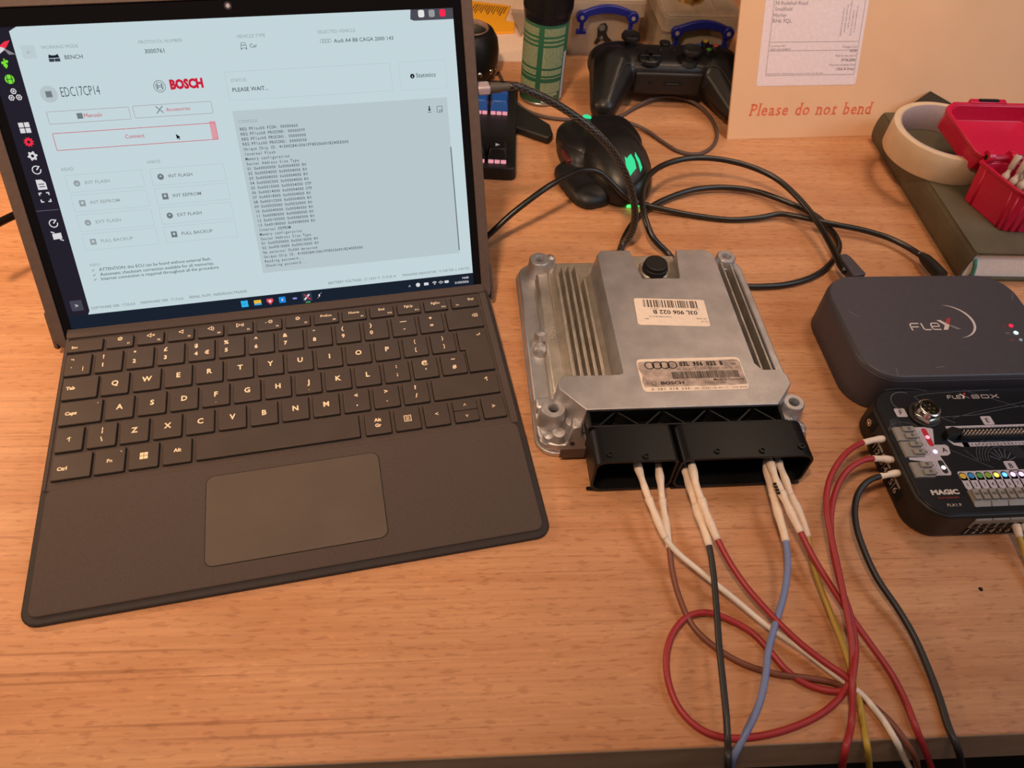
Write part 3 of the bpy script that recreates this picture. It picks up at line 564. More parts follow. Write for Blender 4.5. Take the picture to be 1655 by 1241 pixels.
d.poly(P, 'worn'); d.z = .18
for i in range(4): d.ring(8+5.0*i, -5.6, 3.3, .75, 'ink', n=28)
d.text('03L 906 022 B', 27.6, -6.6, 'ink', w=29, h=3.1, mono=1, bold=.06); d.text('CAGA', 61, -3.4, 'ink', h=1.1); d.text('2005', 61.5, -6.6, 'ink', h=1.3, bold=.02)
d.text('03L 906 022 5 DIESEL EDC17(CP14)R4-TDI 001', 25, -10.0, 'ink', w=41.5, h=1.6, mono=1)
random.seed(5); x = 21.0
while x < 64: b = random.choice((.25, .4, .6)); d.rect(x, -17.2, x+b, -11.4, 'ink'); x += b+random.choice((.2, .3, .5))
d.line([(4.2, -19), (3, -20.8), (5.6, -20.8)], .25, 'ink'); d.ring(7.8, -20.4, 1.9, .25, 'ink'); d.ring(7.8, -20.4, 1.1, .2, 'ink')
d.text('BOSCH', 12.4, -21.6, 'ink', w=15, h=2.3, bold=.04); d.text('Made in Germany', 47, -19.6, 'ink', w=20, bold=.01); d.text('1039S27594', 41, -22.3, 'ink', w=13)
d.text('0 281 014 235', 5.2, -26.0, 'ink', w=25, h=1.8, mono=1, bold=.005); d.text('APS', 33, -26, 'ink', h=1.2); d.text('08-04-17', 44.5, -26, 'ink', w=10.5, h=1.3, mono=1); d.text('1234 8408', 56.6, -26, 'ink', w=10.4, h=1.3, mono=1)
for i in range(4): d.ring(38+1.5*i, -25.4, .95, .2, 'ink', n=14)
d.link('print', L2)
# cast lettering
d = MB(); d.z = 15.65; d.text('1 JP 28', 24.5, 92, 'alu', h=3.4, ang=-pi/2, bold=.01)
for i in range(13): d.rect(20, 118+2.2*i, 26.5, 118.3+2.2*i, 'alu')
for i in range(4): d.rect(20+2.1*i, 118, 20.3+2.1*i, 145, 'alu')
d.link('cast_marking', ecu)
g = MB()
for x, y in ((79.5, 147.5), (131, 148)): g.cyl(x, y, 1.9, 34.9, 35.15, 'alurough', 16)
g.link('ejector_mark', ecu)
# ---------------------------------------------------------------- programming interface (behind) and breakout box (in front)
FLF = at(270, 205, 0, 1.2)
fx = empty('programming_interface', FLF, 'charcoal rounded interface box with a white and red logo and crescent', 'interface box')
g = MB(); g.prism(rrect(-5, .2, 138, 98.5, 24, 9), 1, 32, 'flex', rrect(-5.2, 0, 138.2, 98.6, 24, 9)); g.prism(rrect(-5.2, 0, 138.2, 98.6, 24, 9), 32, 35, 'flex', rrect(-3.6, 1.6, 136.6, 97, 22.5, 9)); g.link('shell', fx, bevel=.7)
g = MB()
for x in (14, 119):
    for y in (15, 83): g.cyl(x, y, 6, 0, 1.2, 'softblack', 16)
g.link('rubber_foot', fx)
g = MB(); g.z = 35.08
def flogo(g, x, y, k, m, parts='FLEX'):
    """stroke lettering F L e + split X, k = letter height"""
    t = k*.14
    P = lambda pts, mm=m, tt=t: g.line([(x+a*k, y+b*k) for a, b in pts], tt, mm)
    P([(.0, 0), (-.0, .62), (.08, .82), (.2, .9), (.95, .9)]); P([(.02, .45), (.8, .45)])
    P([(1.2, .93), (1.2, .2), (1.28, .08), (1.42, .06), (1.9, .06)])
    P([(2.12, .48), (2.9, .48), (2.9, .78), (2.8, .9), (2.3, .9), (2.14, .78), (2.1, .5), (2.1, .2), (2.2, .08), (2.9, .06)])
    g.poly([(x+a*k, y+b*k) for a, b in ((2.95, 1.3), (3.35, 1.3), (4.0, .62), (3.55, .0), (3.1, .0), (3.5, .62))], m)
    g.poly([(x+a*k, y+b*k) for a, b in ((3.72, .92), (4.1, 1.5), (4.55, 1.6), (4.35, 1.25), (4.05, .72))], 'flexred')
    g.poly([(x+a*k, y+b*k) for a, b in ((3.95, .52), (4.15, .62), (4.95, .08), (4.5, .05))], 'flexgrey')
flogo(g, 42.6, 42.2, 7.2, 'flexp')
pts0 = []; pts1 = []
for i in range(25):
    a = math.radians(88-i*7.4); pts0.append((73.5+17.6*math.cos(a), 50.4+15.9*math.sin(a))); k = 1-.105*math.sin(pi*(i/24)); pts1.append((73.5+17.6*k*math.cos(a), 50.4+15.9*k*math.sin(a)))
for i in range(24): g.poly([pts0[i], pts0[i+1], pts1[i+1], pts1[i]], 'flexp')
g.text('⏻', 110, 44, 'flexred', h=2, al='C'); g.rect(108, 37.2, 111.5, 37.6, 'flexgrey'); g.rect(108, 38.4, 111.5, 38.8, 'flexgrey')
for i in range(3): g.rect(108+1.2*i, 30.6, 108.4+1.2*i, 32.4, 'flexred')
g.link('logo_print', fx)
for (x, y), c, s, n_ in (((115.8, 45), 'ff2a4a', 1.3, 1.5), ((115.8, 38.2), 'd8f4f2', 1.3, 1.6), ((115.8, 31.6), '9aa2a8', .8, 1.1)):
    g = MB(); g.cyl(x, y, n_, 34.8, 35.5, em(c, s), 16); g.link('indicator', fx)
d = MB(); d.line([(14.6, 1.8), (16.5, 8.6)], .25, 'flexgrey', z=35.06); d.line([(3, 62), (9.5, 56)], .35, 'flexgrey', z=35.06); d.line([(44, 8.6), (50, 9.2)], .3, 'flexgrey', z=35.06); d.line([(130, 70), (135, 78)], .25, 'flexgrey', z=35.06); d.link('scratch', fx)
# breakout box
bx = empty('breakout_box', FLF @ at(0, 0, 0), 'black box with printed panel, coloured numbered terminals and round metal socket', 'breakout box')
g = MB(); g.prism(rrect(-4, -95.5, 138, -1.2, 17, 9), 1, 24.5, 'softblack'); g.link('shell', bx, bevel=2.2, seg=3)
g = MB(); g.prism(rrect(-2.6, -94, 136.6, -2.6, 15.5, 9), 24.4, 25.6, 'board'); pan = g.link('top_panel', bx, bevel=.2)
g = MB()
for x in (14, 119):
    for y in (-80, -16): g.cyl(x, y, 6, 0, 1.2, 'softblack', 16)
g.link('rubber_foot', bx)
g = MB(); g.z = 25.7
def arc(x, y, rx, ry, a0, a1, t=.25, m='line', n=20): g.line([(x+rx*math.cos(math.radians(a0+(a1-a0)*i/n)), y+ry*math.sin(math.radians(a0+(a1-a0)*i/n))) for i in range(n+1)], t, m)
arc(18, -12, 9, 8, 60, 235, .5); arc(8, -40, 12, 12, 60, 150); arc(20, -5, 18, 4, 20, 130)
g.line([(26, -8), (34, -6), (60, -4.5), (80, -4)], .3, 'line'); g.line([(26, -8), (36, -25), (44, -30)], .4, 'line'); g.line([(36, -25), (60, -24), (86, -19), (110, -16)], .35, 'line'); g.line([(44, -26), (60, -22), (100, -14)], .25, 'line'); g.line([(62, -3.5), (90, -17), (120, -24)], .25, 'line')
for k in range(5): arc(62, -60, 10+1.7*k, 11+1.7*k, 10, 175, .25)
for k in range(7): a = math.radians(20+22*k); g.line([(62+3*math.cos(a), -60+3*math.sin(a)), (62+9*math.cos(a), -60+10*math.sin(a))], .5, 'line')
g.line([(31, -50), (40, -56), (52, -64)], .3, 'line'); g.line([(40, -50), (45, -58)], .3, 'line'); g.line([(2, -30), (8, -36), (14, -40)], .25, 'line')
for k in range(10): arc(6, -30-k*.8, 5+k*.5, 5, 70, 150, .12)
flogo(g, 48.4, -10.6, 3.1, 'flexp'); d = g
for i, t in enumerate(('B', 'O', 'X')): pass
g.line([(65.5, -10.5), (65.5, -7.9), (69.6, -7.9), (70.2, -8.5), (69.6, -9.2), (70.2, -9.9), (69.6, -10.5), (65.5, -10.5)], .42, 'flexp'); g.line([(65.5, -9.2), (69.6, -9.2)], .42, 'flexp'); g.frame(71.8, -10.7, 77, -7.7, .42, 'flexp', r=.6); g.line([(78.4, -7.8), (83.6, -10.6)], .45, 'flexp'); g.line([(78.4, -10.6), (83.6, -7.8)], .45, 'flexp')
g.text('MAGIC', 5.2, -80.8, 'flexp', w=17.2, h=3.0, bold=.05); g.text('MOTORSPORT', 8, -83.6, 'flexred', w=13, h=.9); g.text('FLX1.9', 11.2, -88.9, 'flexp', w=8.6, h=1.8)
def tagsq(x, y, t): g.rect(x-3.6, y-3.4, x+3.6, y+3.4, 'sticker', r=1); g.text(t, x, y-1.5, 'ink', h=3.2, al='C', bold=.02, z=g.z+.05)
tagsq(11.5, -20.6, 'F'); tagsq(66.2, -28.6, 'E')
# header strips with numbers
g.rect(36, -32.2, 130, -35.6, 'sticker'); g.rect(41, -45.0, 130, -48.0, 'sticker'); g.poly([(31, -40), (36, -45), (45, -45), (45, -48), (40, -48), (35, -46.5)], 'sticker')
for i in range(34): g.text(str(i % 4*10+i % 7+3), 44+2.4*i, -34.9, 'ink', h=1.4, sx=.6, bold=.02, z=g.z+.05); g.text(str(40-i), 44+2.4*i, -47.4, 'ink', h=1.4, sx=.6, bold=.02, z=g.z+.05)
# sticker A
g.poly([(12.5, -32.4), (25, -32.2), (27, -34), (22.5, -46), (29.5, -46), (31, -47.6), (30, -52.5), (27.4, -54), (22.5, -54), (24, -66), (23, -68), (9, -68), (9, -66.5), (9.5, -57.6), (2, -56.2), (2, -54.8), (11.5, -53.6)], 'sticker')
g.text('A', 27.2, -51.4, 'ink', h=3.2, al='C', bold=.02, z=g.z+.05)
for i, y in enumerate((-35.2, -40.0, -45.2, -51.0, -60, -65.3)): g.ring(15, y, 2.4, .2, 'line', z=g.z+.05, n=18); g.text(str(i+1), 15, y-1.2, 'ink', h=2.4, al='C', bold=.01, z=g.z+.05)
g.rect(18.9, -33.2, 22.4, -47, mat('sticker_red', 'b8122c', .5), r=1.7, z=g.z+.05); g.rect(18.9, -57.2, 22.4, -66.8, 'ink', r=1.7, z=g.z+.05)
# sticker B
NB = 11; g.rect(27.6, -65.6, 27.6+5.32*NB+6, -72, 'sticker', r=1.4); tagsq(64, -62.8, 'B')
cols = ['d9b63a', '2f86c4', '4c9a4a', '8aa63a', 'c9c24a', '3f9ade', 'd7b8e0', 'c9a8dc', 'd0d0d0', 'd9b63a', '4c9a4a']
for i in range(NB):
    x = 30+5.32*i; g.rect(x-2.2, -66.4, x+2.2, -78.6, 'sticker', r=2.1); g.disc(x, -68.9, 1.9, mat('dot', cols[i], .5), z=g.z+.05); g.text(str(i+1), x, -76.2, 'ink', h=2.5, al='C', bold=.01, z=g.z+.06, sx=.8)
g.link('panel_print', pan)
for (x, y), c, s in (((20.6, -40.2), 'ff8fa0', 2), ((20.7, -51), 'e6c8ff', 2.2), ((20.6, -62.6), 'ffffff', 1.6), ((30+5.32*4, -69), 'fff06a', 1.6), ((30+5.32*5, -69), '6cc0ff', 2), ((30+5.32*6, -69), 'f0c8ff', 2), ((30+5.32*7, -69), 'f0c8ff', 2)):
    g = MB(); g.cyl(x, y, 1.3, 25.6, 26.1, em(c, s), 14); g.link('indicator', bx)
# hex socket
sk = MB(); hexa = [(26+9.0*math.cos(pi/3*i+.3), -23+9.0*math.sin(pi/3*i+.3)) for i in range(6)]; sk.prism(hexa, 27.2, 30, 'chrome', [(26+(a-26)*.93, -23+(b+23)*.93) for a, b in hexa]); sk.cyl(26, -23, 10.2, 25.5, 27.2, 'softblack', 28)
sock = sk.link('round_socket', bx, bevel=.3)
sk = MB(); sk.lathe([(6.9, 29.6), (6.9, 33.4), (6.3, 33.9), (5.5, 33.9), (5.4, 30.5), (0.01, 30.5)], 'chrome', 32, (26, -23)); sk.link('barrel', sock, smooth='auto')
sk = MB(); sk.cyl(26, -23, 5.3, 30.4, 31.2, 'gap', 24); 
for i in range(6): sk.cyl(26+3.3*math.cos(i*pi/3), -23+3.3*math.sin(i*pi/3), .55, 31.2, 32.6, 'gold', 8)
sk.cyl(26, -23, .55, 31.2, 32.6, 'gold', 8); sk.link('pin', sock)
# box header
g = MB(); g.ringprism(rrect(40, -43.2, 132, -36.6, .5, 1), rrect(41.2, -42.2, 131, -37.6, .4, 1), 25.5, 29.6, 'conn'); g.box(41, -42.4, 25.5, 131, -37.4, 26.3, 'gap'); g.prism([(31, -42.5), (38, -42.5), (41, -40.8), (41, -38), (36, -36), (31, -38)], 25.5, 31, 'conn'); hd = g.link('ribbon_header', bx, bevel=.3)
for i in range(34):
    g = MB()
    for y in (-38.9, -41): g.box(42.8+2.54*i, y-.35, 26, 43.5+2.54*i, y+.35, 30.2, 'flexp')
    g.link('pin', hd)
# side terminals
def block(y0, y1, n):
    g = MB(); g.prism([(-4.6, y0), (7.2, y0), (7.2, y1), (-4.6, y1)], 13, 27.0, 'term', [(.6, y0), (7.2, y0), (7.2, y1), (.6, y1)]); g.box(7.2, y0, 18, 12.6, y1, 26.6, 'term'); o = g.link('terminal_block', bx, bevel=.4, recalc=True)
    for k in range(n):
        y = y0+(y1-y0)*(k+.5)/n; h_ = MB(); h_.prism([(5.4, y-1.8), (12.8, y-1.8), (12.8, y+1.8), (5.4, y+1.8)], 26.4, 28.6, 'term'); h_.link('lever', o, bevel=.3)
        h_ = MB(); h_.box(-3.6, y-1.3, 17, 0, y+1.3, 20.4, 'gap'); h_.box(8.6, y-.9, 28.4, 10.2, y+.9, 28.8, 'termd'); h_.link('wire_entry', o)
block(-42.6, -32.4, 2); block(-54.6, -43.4, 2); block(-69.2, -58.6, 2)
g = MB(); g.z = 12
for t, y in (('2', -37), ('3', -46.5), ('4', -54), ('6', -68)): pass
SD = Matrix(((0, 0, -1, -4.06*MM), (-1, 0, 0, 0), (0, 1, 0, 0), (0, 0, 0, 1)))
g = MB(); g.rect(28, 5, 74, 13.5, 'gap', z=0)
for t, y in (('1', 34), ('2', 39.5), ('3', 46.5), ('4', 52), ('5', 61), ('6', 67)): g.text(t, y, 6.6, 'flexp', h=5.0, al='C', z=.08)
for y in (36.6, 43.4, 49.5, 57, 64): g.rect(y-.15, 5.5, y+.15, 13, 'flexp', z=.08)
g.link('side_print', bx, SD)
g = MB(); g.box(-4.6, -26, 12, -3, -16, 21, 'gap'); jk = g.link('power_jack', bx); g = MB(); g.lathe([(2.6, 0), (2.6, 1.2), (1.9, 1.2), (1.8, .2), (0.01, .2)], 'chrome', 18); g.link('jack_rim', jk, Matrix.Translation((-4.6*MM, -21*MM, 16.5*MM)) @ Matrix.Rotation(-pi/2, 4, 'Y'), smooth='auto')
# front terminals in pairs
for k in range(6):
    x0 = 27.4+10.64*k; g = MB(); pr = [(-96.6, 12), (-96.6, 21), (-87.5, 27.2), (-79, 27.2), (-79, 12)]; g.add([(x0, a, b) for a, b in pr]+[(x0+10.3, a, b) for a, b in pr], [(0, 1, 2, 3, 4), (9, 8, 7, 6, 5)]+[(i, (i+1) % 5, 5+(i+1) % 5, 5+i) for i in range(5)], 'term'); o = g.link('terminal_block', bx, bevel=.4, recalc=True)
    for s in (0, 1):
        x = x0+2.6+5.3*s; h_ = MB(); h_.box(x-2.0, -86.6, 26.8, x+2.0, -79.6, 29.2, 'term'); h_.link('lever', o, bevel=.35); h_ = MB(); h_.box(x-1.5, -96.9, 13.4, x+1.5, -95.2, 17.4, 'gap'); h_.box(x-1.2, -84, 29.1, x+1.2, -82.4, 29.4, 'termd'); h_.link('wire_entry', o)
FR = Matrix(((1, 0, 0, 0), (0, 0, -1, -95.55*MM), (0, 1, 0, 0), (0, 0, 0, 1)))
g = MB(); g.rect(27, 2, 92, 11.5, 'gap', z=0); g.rect(27, 1.6, 92, 2, 'flexp', z=.05)
for i in range(11): g.text(str(i+1), 30+5.32*i, 3.9, 'flexp', h=5.6, al='C', z=.08, sx=.8)
g.link('front_print', bx, FR)
# ---------------------------------------------------------------- wires from the control unit, over the desk edge
def wire(name, label, m, pts, r=2.0, shrink=(0, 0), group=None, cat='wire', end=(0, 0), seg=10):
    """the insulated wire; white heat-shrink sleeves over its first / last millimetres are parts"""
    r *= .88; P = spline(pts, 3.0); L = [0]
    for a, b in zip(P, P[1:]): L.append(L[-1]+(b-a).length)
    tot = L[-1]; g = MB(); g.tube(P, r, m, seg); o = g.link(name, smooth=True); tag(o, label, cat, group)
    def sleeve(l0, l1, mm, rr, bump, nm):
        idx = [i for i in range(len(P)) if l0-1.5 <= L[i] <= l1+1.5]
        if len(idx) < 2: return
        Q = spline([P[i] for i in idx], 1.2); R_ = [rr+bump*(.5+.5*math.sin(i*.55+l0))*(.5+.5*math.sin(i*.21+1)) for i in range(len(Q))]
        g = MB(); g.tube(Q, R_, mm, seg); g.link(nm, o, smooth=True)
    if shrink[1]:
        near = lambda q: L[min(range(len(P)), key=lambda i: (P[i]-Vector(q)).length)]
        a, b = near(pts[1]), near(pts[5]); mid = a+(b-a)*.5; sleeve(0, a+4, 'clear', r*1.06, .1, 'pin_sleeve'); sleeve(a+4, mid, 'shrink', r*1.16, .8, 'heat_shrink'); sleeve(mid-1, b, 'shrink', r*1.2, .7, 'heat_shrink')
    if end[1]: sleeve(end[0], end[1], 'shrink', r*1.08, .6, 'heat_shrink')
    return o
def rr(*a): return list(a)
wire('wire', 'white wire with white sleeve at the far left of the socket, crossing the desk', 'white', [(109.0,176.4,18.0),(106.6,155.1,21.0),(107.6,142.9,21.0),(109.8,128.8,20.0),(113.0,115.7,18.0),(116.7,105.5,15.0),(122.7,98.1,12.0),(132.0,89.4,10.0),(148.2,73.9,8.0),(164.9,57.0,6.5),(181.6,43.2,5.5),(193.4,32.0,4.5),(205.8,21.1,3.0),(212.4,9.6,2.6),(215.7,-0.6,2.2),(225.7,-5.0,-13.6),(242.5,-8.0,-40.8),(282.2,-9.0,-109.6)], 1.9, (0, 64))
wire('wire', 'brown wire curving left beneath the white and black wires', 'brown', [(123.3,175.3,16.0),(120.4,156.2,19.0),(119.3,141.8,19.0),(118.4,126.2,17.0),(118.9,113.8,14.0),(119.0,101.7,11.0),(118.9,90.0,8.0),(120.6,74.7,5.5),(125.3,58.9,4.0),(134.9,47.9,3.0),(147.9,39.0,2.4),(164.6,33.0,2.4),(182.0,30.2,2.3),(195.8,26.6,2.3),(207.6,18.2,2.3),(216.5,7.2,2.3),(222.9,-4.0,-0.2),(245.5,-7.0,-39.0),(286.7,-8.0,-116.1)], 1.9, (0, 58))
wire('wire', 'dark grey wire running almost straight down from the middle of the socket', 'blk', [(137.3,170.4,16.0),(135.5,152.2,18.0),(136.4,140.0,18.0),(137.3,125.3,18.0),(139.0,111.7,17.0),(140.2,99.8,16.0),(139.7,84.7,14.0),(137.3,65.8,13.0),(134.4,46.3,12.0),(132.3,27.9,11.0),(130.3,10.6,10.0),(128.9,-0.1,8.0),(126.2,-7.0,12.5),(127.8,-11.0,2.4),(138.6,-13.0,-38.5)], 2.0, (0, 58))
wire('wire', 'long red wire looping in a big ring on the desk', 'red', [(139.6,173.1,22.0),(138.7,152.6,24.0),(138.6,136.8,23.0),(140.2,122.9,22.0),(142.6,111.9,20.0),(145.2,102.4,18.0),(150.1,89.5,15.0),(156.9,75.7,13.0),(166.5,61.6,11.0),(176.7,48.5,9.5),(188.4,36.8,8.5),(197.1,28.8,9.0),(200.6,24.7,8.0),(200.2,22.9,6.0),(192.1,22.8,4.0),(180.9,26.6,2.2)][:-1]+[(182.4,25.9,2.0),(175.4,29.9,2.0),(169.8,35.8,2.0),(164.7,44.7,2.0),(157.3,55.2,2.2),(146.8,62.0,3.0),(135.4,66.1,4.0),(123.5,64.2,4.5),(113.6,55.5,5.0),(107.6,43.3,5.0),(106.5,29.5,4.0),(110.3,16.8,3.0),(119.4,7.3,2.5),(131.0,3.4,2.5),(148.2,3.6,2.5),(168.2,7.6,3.0),(184.2,13.8,4.0),(196.0,22.1,6.0),(201.7,30.8,9.0),(205.2,44.0,12.0),(206.7,59.5,15.0),(208.2,79.2,18.0),(209.5,100.1,21.0),(211.4,118.2,24.0),(217.5,134.3,26.0),(231.9,151.5,26.0),(246.5,161.8,24.0),(258.7,166.3,22.0),(267.7,168.5,20.0),(276.2,170.3,18.0)], 2.0, (0, 52), end=(0, 0))
wire('wire', 'light blue wire bending left and down to the desk edge', 'blue', [(195.2,183.0,14.0),(188.5,157.6,18.0),(185.8,141.2,18.0),(185.6,126.1,17.0),(185.6,113.2,16.0),(185.5,101.9,15.0),(183.2,89.1,14.0),(177.6,73.8,12.0),(168.7,57.5,10.0),(161.0,43.3,9.0),(155.8,29.6,8.0),(149.4,16.8,6.0),(140.2,4.7,4.0),(134.6,-3.0,-1.6),(139.3,-5.0,-28.2),(156.6,-6.0,-97.0)], 2.1, (0, 52))
o = wire('wire', 'red wire at the right of the socket with black dashes on its sleeve', 'red', [(191.9,174.8,22.0),(187.1,152.7,24.0),(187.4,139.3,23.0),(189.1,127.2,22.0),(191.7,116.0,20.0),(194.4,105.9,18.0),(198.4,92.0,15.0),(205.4,75.3,11.0),(213.0,59.1,7.0),(220.2,43.6,4.5),(225.6,31.0,3.0),(228.1,17.4,2.4),(228.4,3.2,2.4),(236.7,-4.0,-11.0),(255.6,-8.0,-43.4),(292.1,-9.0,-111.9)], 2.0, (0, 54))
wire('wire', 'yellow wire beside the red wires at the desk edge', 'yellow', [(199.0,179.3,19.0),(194.4,156.2,20.0),(195.2,141.7,19.0),(196.4,126.9,18.0),(198.9,115.7,16.0),(200.4,105.3,13.0),(200.2,93.0,9.0),(201.4,77.6,6.0),(203.5,62.3,4.0),(205.0,47.3,3.0),(205.0,31.3,2.4),(203.9,18.9,2.4),(201.9,7.1,2.4),(198.7,-3.0,5.5),(212.3,-7.0,-25.8),(246.1,-9.0,-101.2)], 1.9, (0, 52))
wire('wire', 'red wire from the second sleeve at the breakout box, hanging over the edge', 'red', [(276.3,154.4,18.0),(268.2,153.4,19.0),(256.6,152.5,22.0),(245.0,150.0,24.0),(231.7,142.2,24.0),(221.3,129.5,22.0),(214.2,112.9,19.0),(210.2,93.1,16.0),(209.0,73.8,14.0),(209.6,57.2,12.0),(206.3,40.9,11.5),(198.8,25.3,12.0),(197.2,16.0,8.0),(195.0,6.9,4.0),(187.6,-4.0,5.6),(193.9,-8.0,-17.7),(224.8,-9.0,-96.3)], 2.0)
wire('wire', 'black wire from the lowest breakout box terminal, bowing down to the edge', 'blk', [(276.9,145.3,18.0),(268.4,143.9,19.0),(256.5,141.7,20.0),(243.1,136.1,21.0),(234.5,126.8,19.0),(230.1,112.2,16.0),(230.6,96.8,13.0),(233.8,80.4,10.0),(240.7,63.5,7.0),(244.8,48.7,5.0),(246.4,32.7,3.5),(246.6,17.3,2.6),(245.4,4.0,2.4),(245.9,-4.0,2.0),(270.1,-8.0,-39.0),(315.1,-9.0,-117.2)], 2.1)
wire('wire', 'yellow wire leaving the sixth front terminal at the frame edge', 'yellow', [(329.4,120.3,16.0),(328.0,111.8,15.0),(327.9,102.0,12.0),(329.1,94.8,9.0),(329.4,82.0,5.0),(328.0,61.0,2.4),(323.7,27.2,2.4)], 1.9)
wire('wire', 'white-sleeved wire leaving the seventh front terminal at the frame edge', 'white', [(334.5,121.1,16.0),(333.4,112.5,15.0),(334.8,103.5,12.0),(337.3,92.0,8.0),(340.5,75.1,3.0),(342.3,53.6,2.2)], 1.9)
def sleeves(P, parent, r=1.9):
    Q = spline(P, 1.2); g = MB(); g.tube(Q, [r+.55*(.5+.5*math.sin(i*.7))*(.6+.4*math.sin(i*.23)) for i in range(len(Q))], 'shrink', 10); return g.link('heat_shrink', parent, smooth=True)
WS = [o for o in C.objects if o.name.startswith('wire')]
def bylabel(s): return [o for o in WS if o.get('label', '').startswith(s)][0]
sleeves([(277.1,170.5,18.0),(267.7,168.5,20.0),(258.7,166.3,22.0),(250.0,163.2,23.6)], bylabel('long red'))
sleeves([(277.2,154.6,18.0),(268.2,153.4,19.0),(260.4,152.9,21.0),(252.5,152.0,22.8)], bylabel('red wire from the second'))
sleeves([(277.9,145.7,18.0),(268.4,143.9,19.0),(261.8,142.8,19.6),(253.7,140.8,20.2)], bylabel('black wire from the lowest'))
sleeves([(329.9,122.0,16.0),(328.0,111.8,15.0),(328.1,102.7,12.2)], bylabel('yellow wire leaving')); sleeves([(334.9,122.8,16.0),(333.4,112.5,15.0),(334.8,103.5,12.0)], bylabel('white-sleeved'))
# black dashes printed on the sleeve of the red wire
g = MB()
for i, p in enumerate([(184.9,134.0,25.4),(185.1,132.0,25.2),(185.4,130.1,25.0),(185.6,128.1,24.8)]): g.box(p[0]-.9, p[1]-.5, p[2]-1.2, p[0]+.9, p[1]+.5, p[2]+.2, 'ink')
g.link('dash_print', bylabel('red wire at the right'))
# ---------------------------------------------------------------- black cables
def cable(name, label, pts, r, m='cable', cat='cable', seg=12):
    g = MB(); g.tube(spline(pts, 4), r, m, seg); return tag(g.link(name, smooth=True), label, cat)
PL = Vector((13.7,375.9,133.1)); ux = Vector((0.9862,0.1655,0.0))
pts = [tuple(PL+ux*21), tuple(PL+ux*27)]+[(52.7,383.4,127.0),(74.0,381.9,117.0),(97.3,378.5,102.0),(115.8,377.5,83.0),(130.6,377.0,58.0),(138.5,374.8,34.0),(139.2,374.7,14.0),(133.4,372.4,4.5),(129.3,363.2,3.2)]
g = MB(); Q = spline(pts, 2.2); g.tube(Q, [2.65+.1*(i % 2) for i in range(len(Q))], 'cable', 14); bc = tag(g.link('charging_cable', smooth=True), 'braided black cable arching from the tablet side over the mouse', 'cable')
# braid: two families of fine threads wound about the cable
g = MB(); thr = mat('braid_thread', '6d5d52', .5)
for ph, s in [(k*pi/3, s) for k in range(6) for s in (-1, 1)]:
    T_ = []; u = None
    for i in range(0, len(Q)):
        t = (Q[min(i+1, len(Q)-1)]-Q[max(i-1, 0)]).normalized()
        if u is None: u = t.cross(Vector((0, 0, 1))).normalized()
        u = (u-t*u.dot(t)).normalized(); w = t.cross(u); a = ph+s*i*.55; T_.append(Q[i]+(u*math.cos(a)+w*math.sin(a))*2.75)
    g.tube(T_, .13, thr, 3, cap=False)
g.link('braid', bc)
R3 = Matrix.Translation(PL*MM) @ ux.to_track_quat('X', 'Z').to_matrix().to_4x4()
g = MB(); g.box(0, -4.4, -3.0, 9, 4.4, 3.0, 'plug'); g.link('plug', bc, R3, bevel=1.4, seg=3); g = MB(); g.tube([(9, 0, 0), (16, 0, 0), (17, 0, 0), (22, 0, 0)], [3.7, 3.5, 2.9, 2.8], 'boot', 14); g.link('plug_boot', bc, R3, smooth='auto')
c1_ = cable('usb_cable', 'black cable in a wide high arc ending in the grey plug of the interface box', [(173.7,351.6,4.0),(168.9,361.6,5.0),(156.4,369.6,14.0),(150.7,386.6,22.0),(151.7,409.7,26.0),(159.6,431.0,28.0),(174.9,448.2,28.0),(199.9,459.9,28.0),(226.7,461.2,27.0),(254.2,453.9,25.0),(275.1,440.6,22.0),(289.9,417.6,18.0),(299.1,391.3,14.0),(302.3,360.8,12.0),(301.8,341.4,12.0),(302.8,332.7,12.0)], 2.5)
g = MB(); P = [(301.3,341.0,13.0),(310.1,327.8,12.0)]; g.prism([(-5.2, -1), (5.2, -1), (6.2, 17), (-6.2, 17)], -4, 4.6, 'flex'); a_ = Vector((305.4,348.8,12.0)); b_ = Vector((310.8,324.3,12.0)); pass
ang = math.degrees(math.atan2(b_.y-a_.y, b_.x-a_.x))+90
po = MB(); po.prism([(-5.6, -24), (5.6, -24), (4.6, -4), (2.8, 1), (-2.8, 1), (-4.6, -4)], -4, 4.4, 'flex'); po.link('plug', c1_, at(a_.x, a_.y, 12, ang), bevel=1, recalc=True)
cable('power_cable', 'black cable in a low arc that turns round and runs behind the control unit', [(130.6,362.0,3.0),(134.4,377.3,3.0),(146.3,401.3,3.0),(163.4,421.7,3.5),(185.8,436.6,5.0),(209.6,446.4,6.0),(238.2,449.7,6.0),(264.7,444.0,6.0),(286.7,431.6,5.0),(305.7,416.8,4.0),(315.6,398.9,3.0),(316.5,376.4,3.0),(305.4,357.7,3.0),(284.6,339.4,2.6),(259.7,329.2,2.6),(238.9,326.3,2.6),(216.6,326.2,2.6)], 2.5)
c3_ = cable('power_lead', 'black cable rising over the mouse and ending in the barrel plug', [(15.6,369.2,6.0),(26.3,373.1,14.0),(40.8,382.2,24.0),(55.5,390.7,32.0),(71.5,401.3,38.0),(88.2,415.7,38.0),(103.5,428.3,36.0),(117.8,432.0,32.0),(129.9,427.3,24.0),(142.5,423.4,14.0),(158.2,421.6,8.0),(177.0,418.3,5.0),(200.7,413.8,3.0),(232.0,408.9,2.6),(256.2,410.0,4.0),(276.4,412.9,6.0),(294.1,405.5,8.0),(315.0,396.3,9.0),(340.1,389.8,8.0),(361.1,380.0,7.0),(374.1,366.0,7.0),(377.9,357.2,8.0)], 2.4)
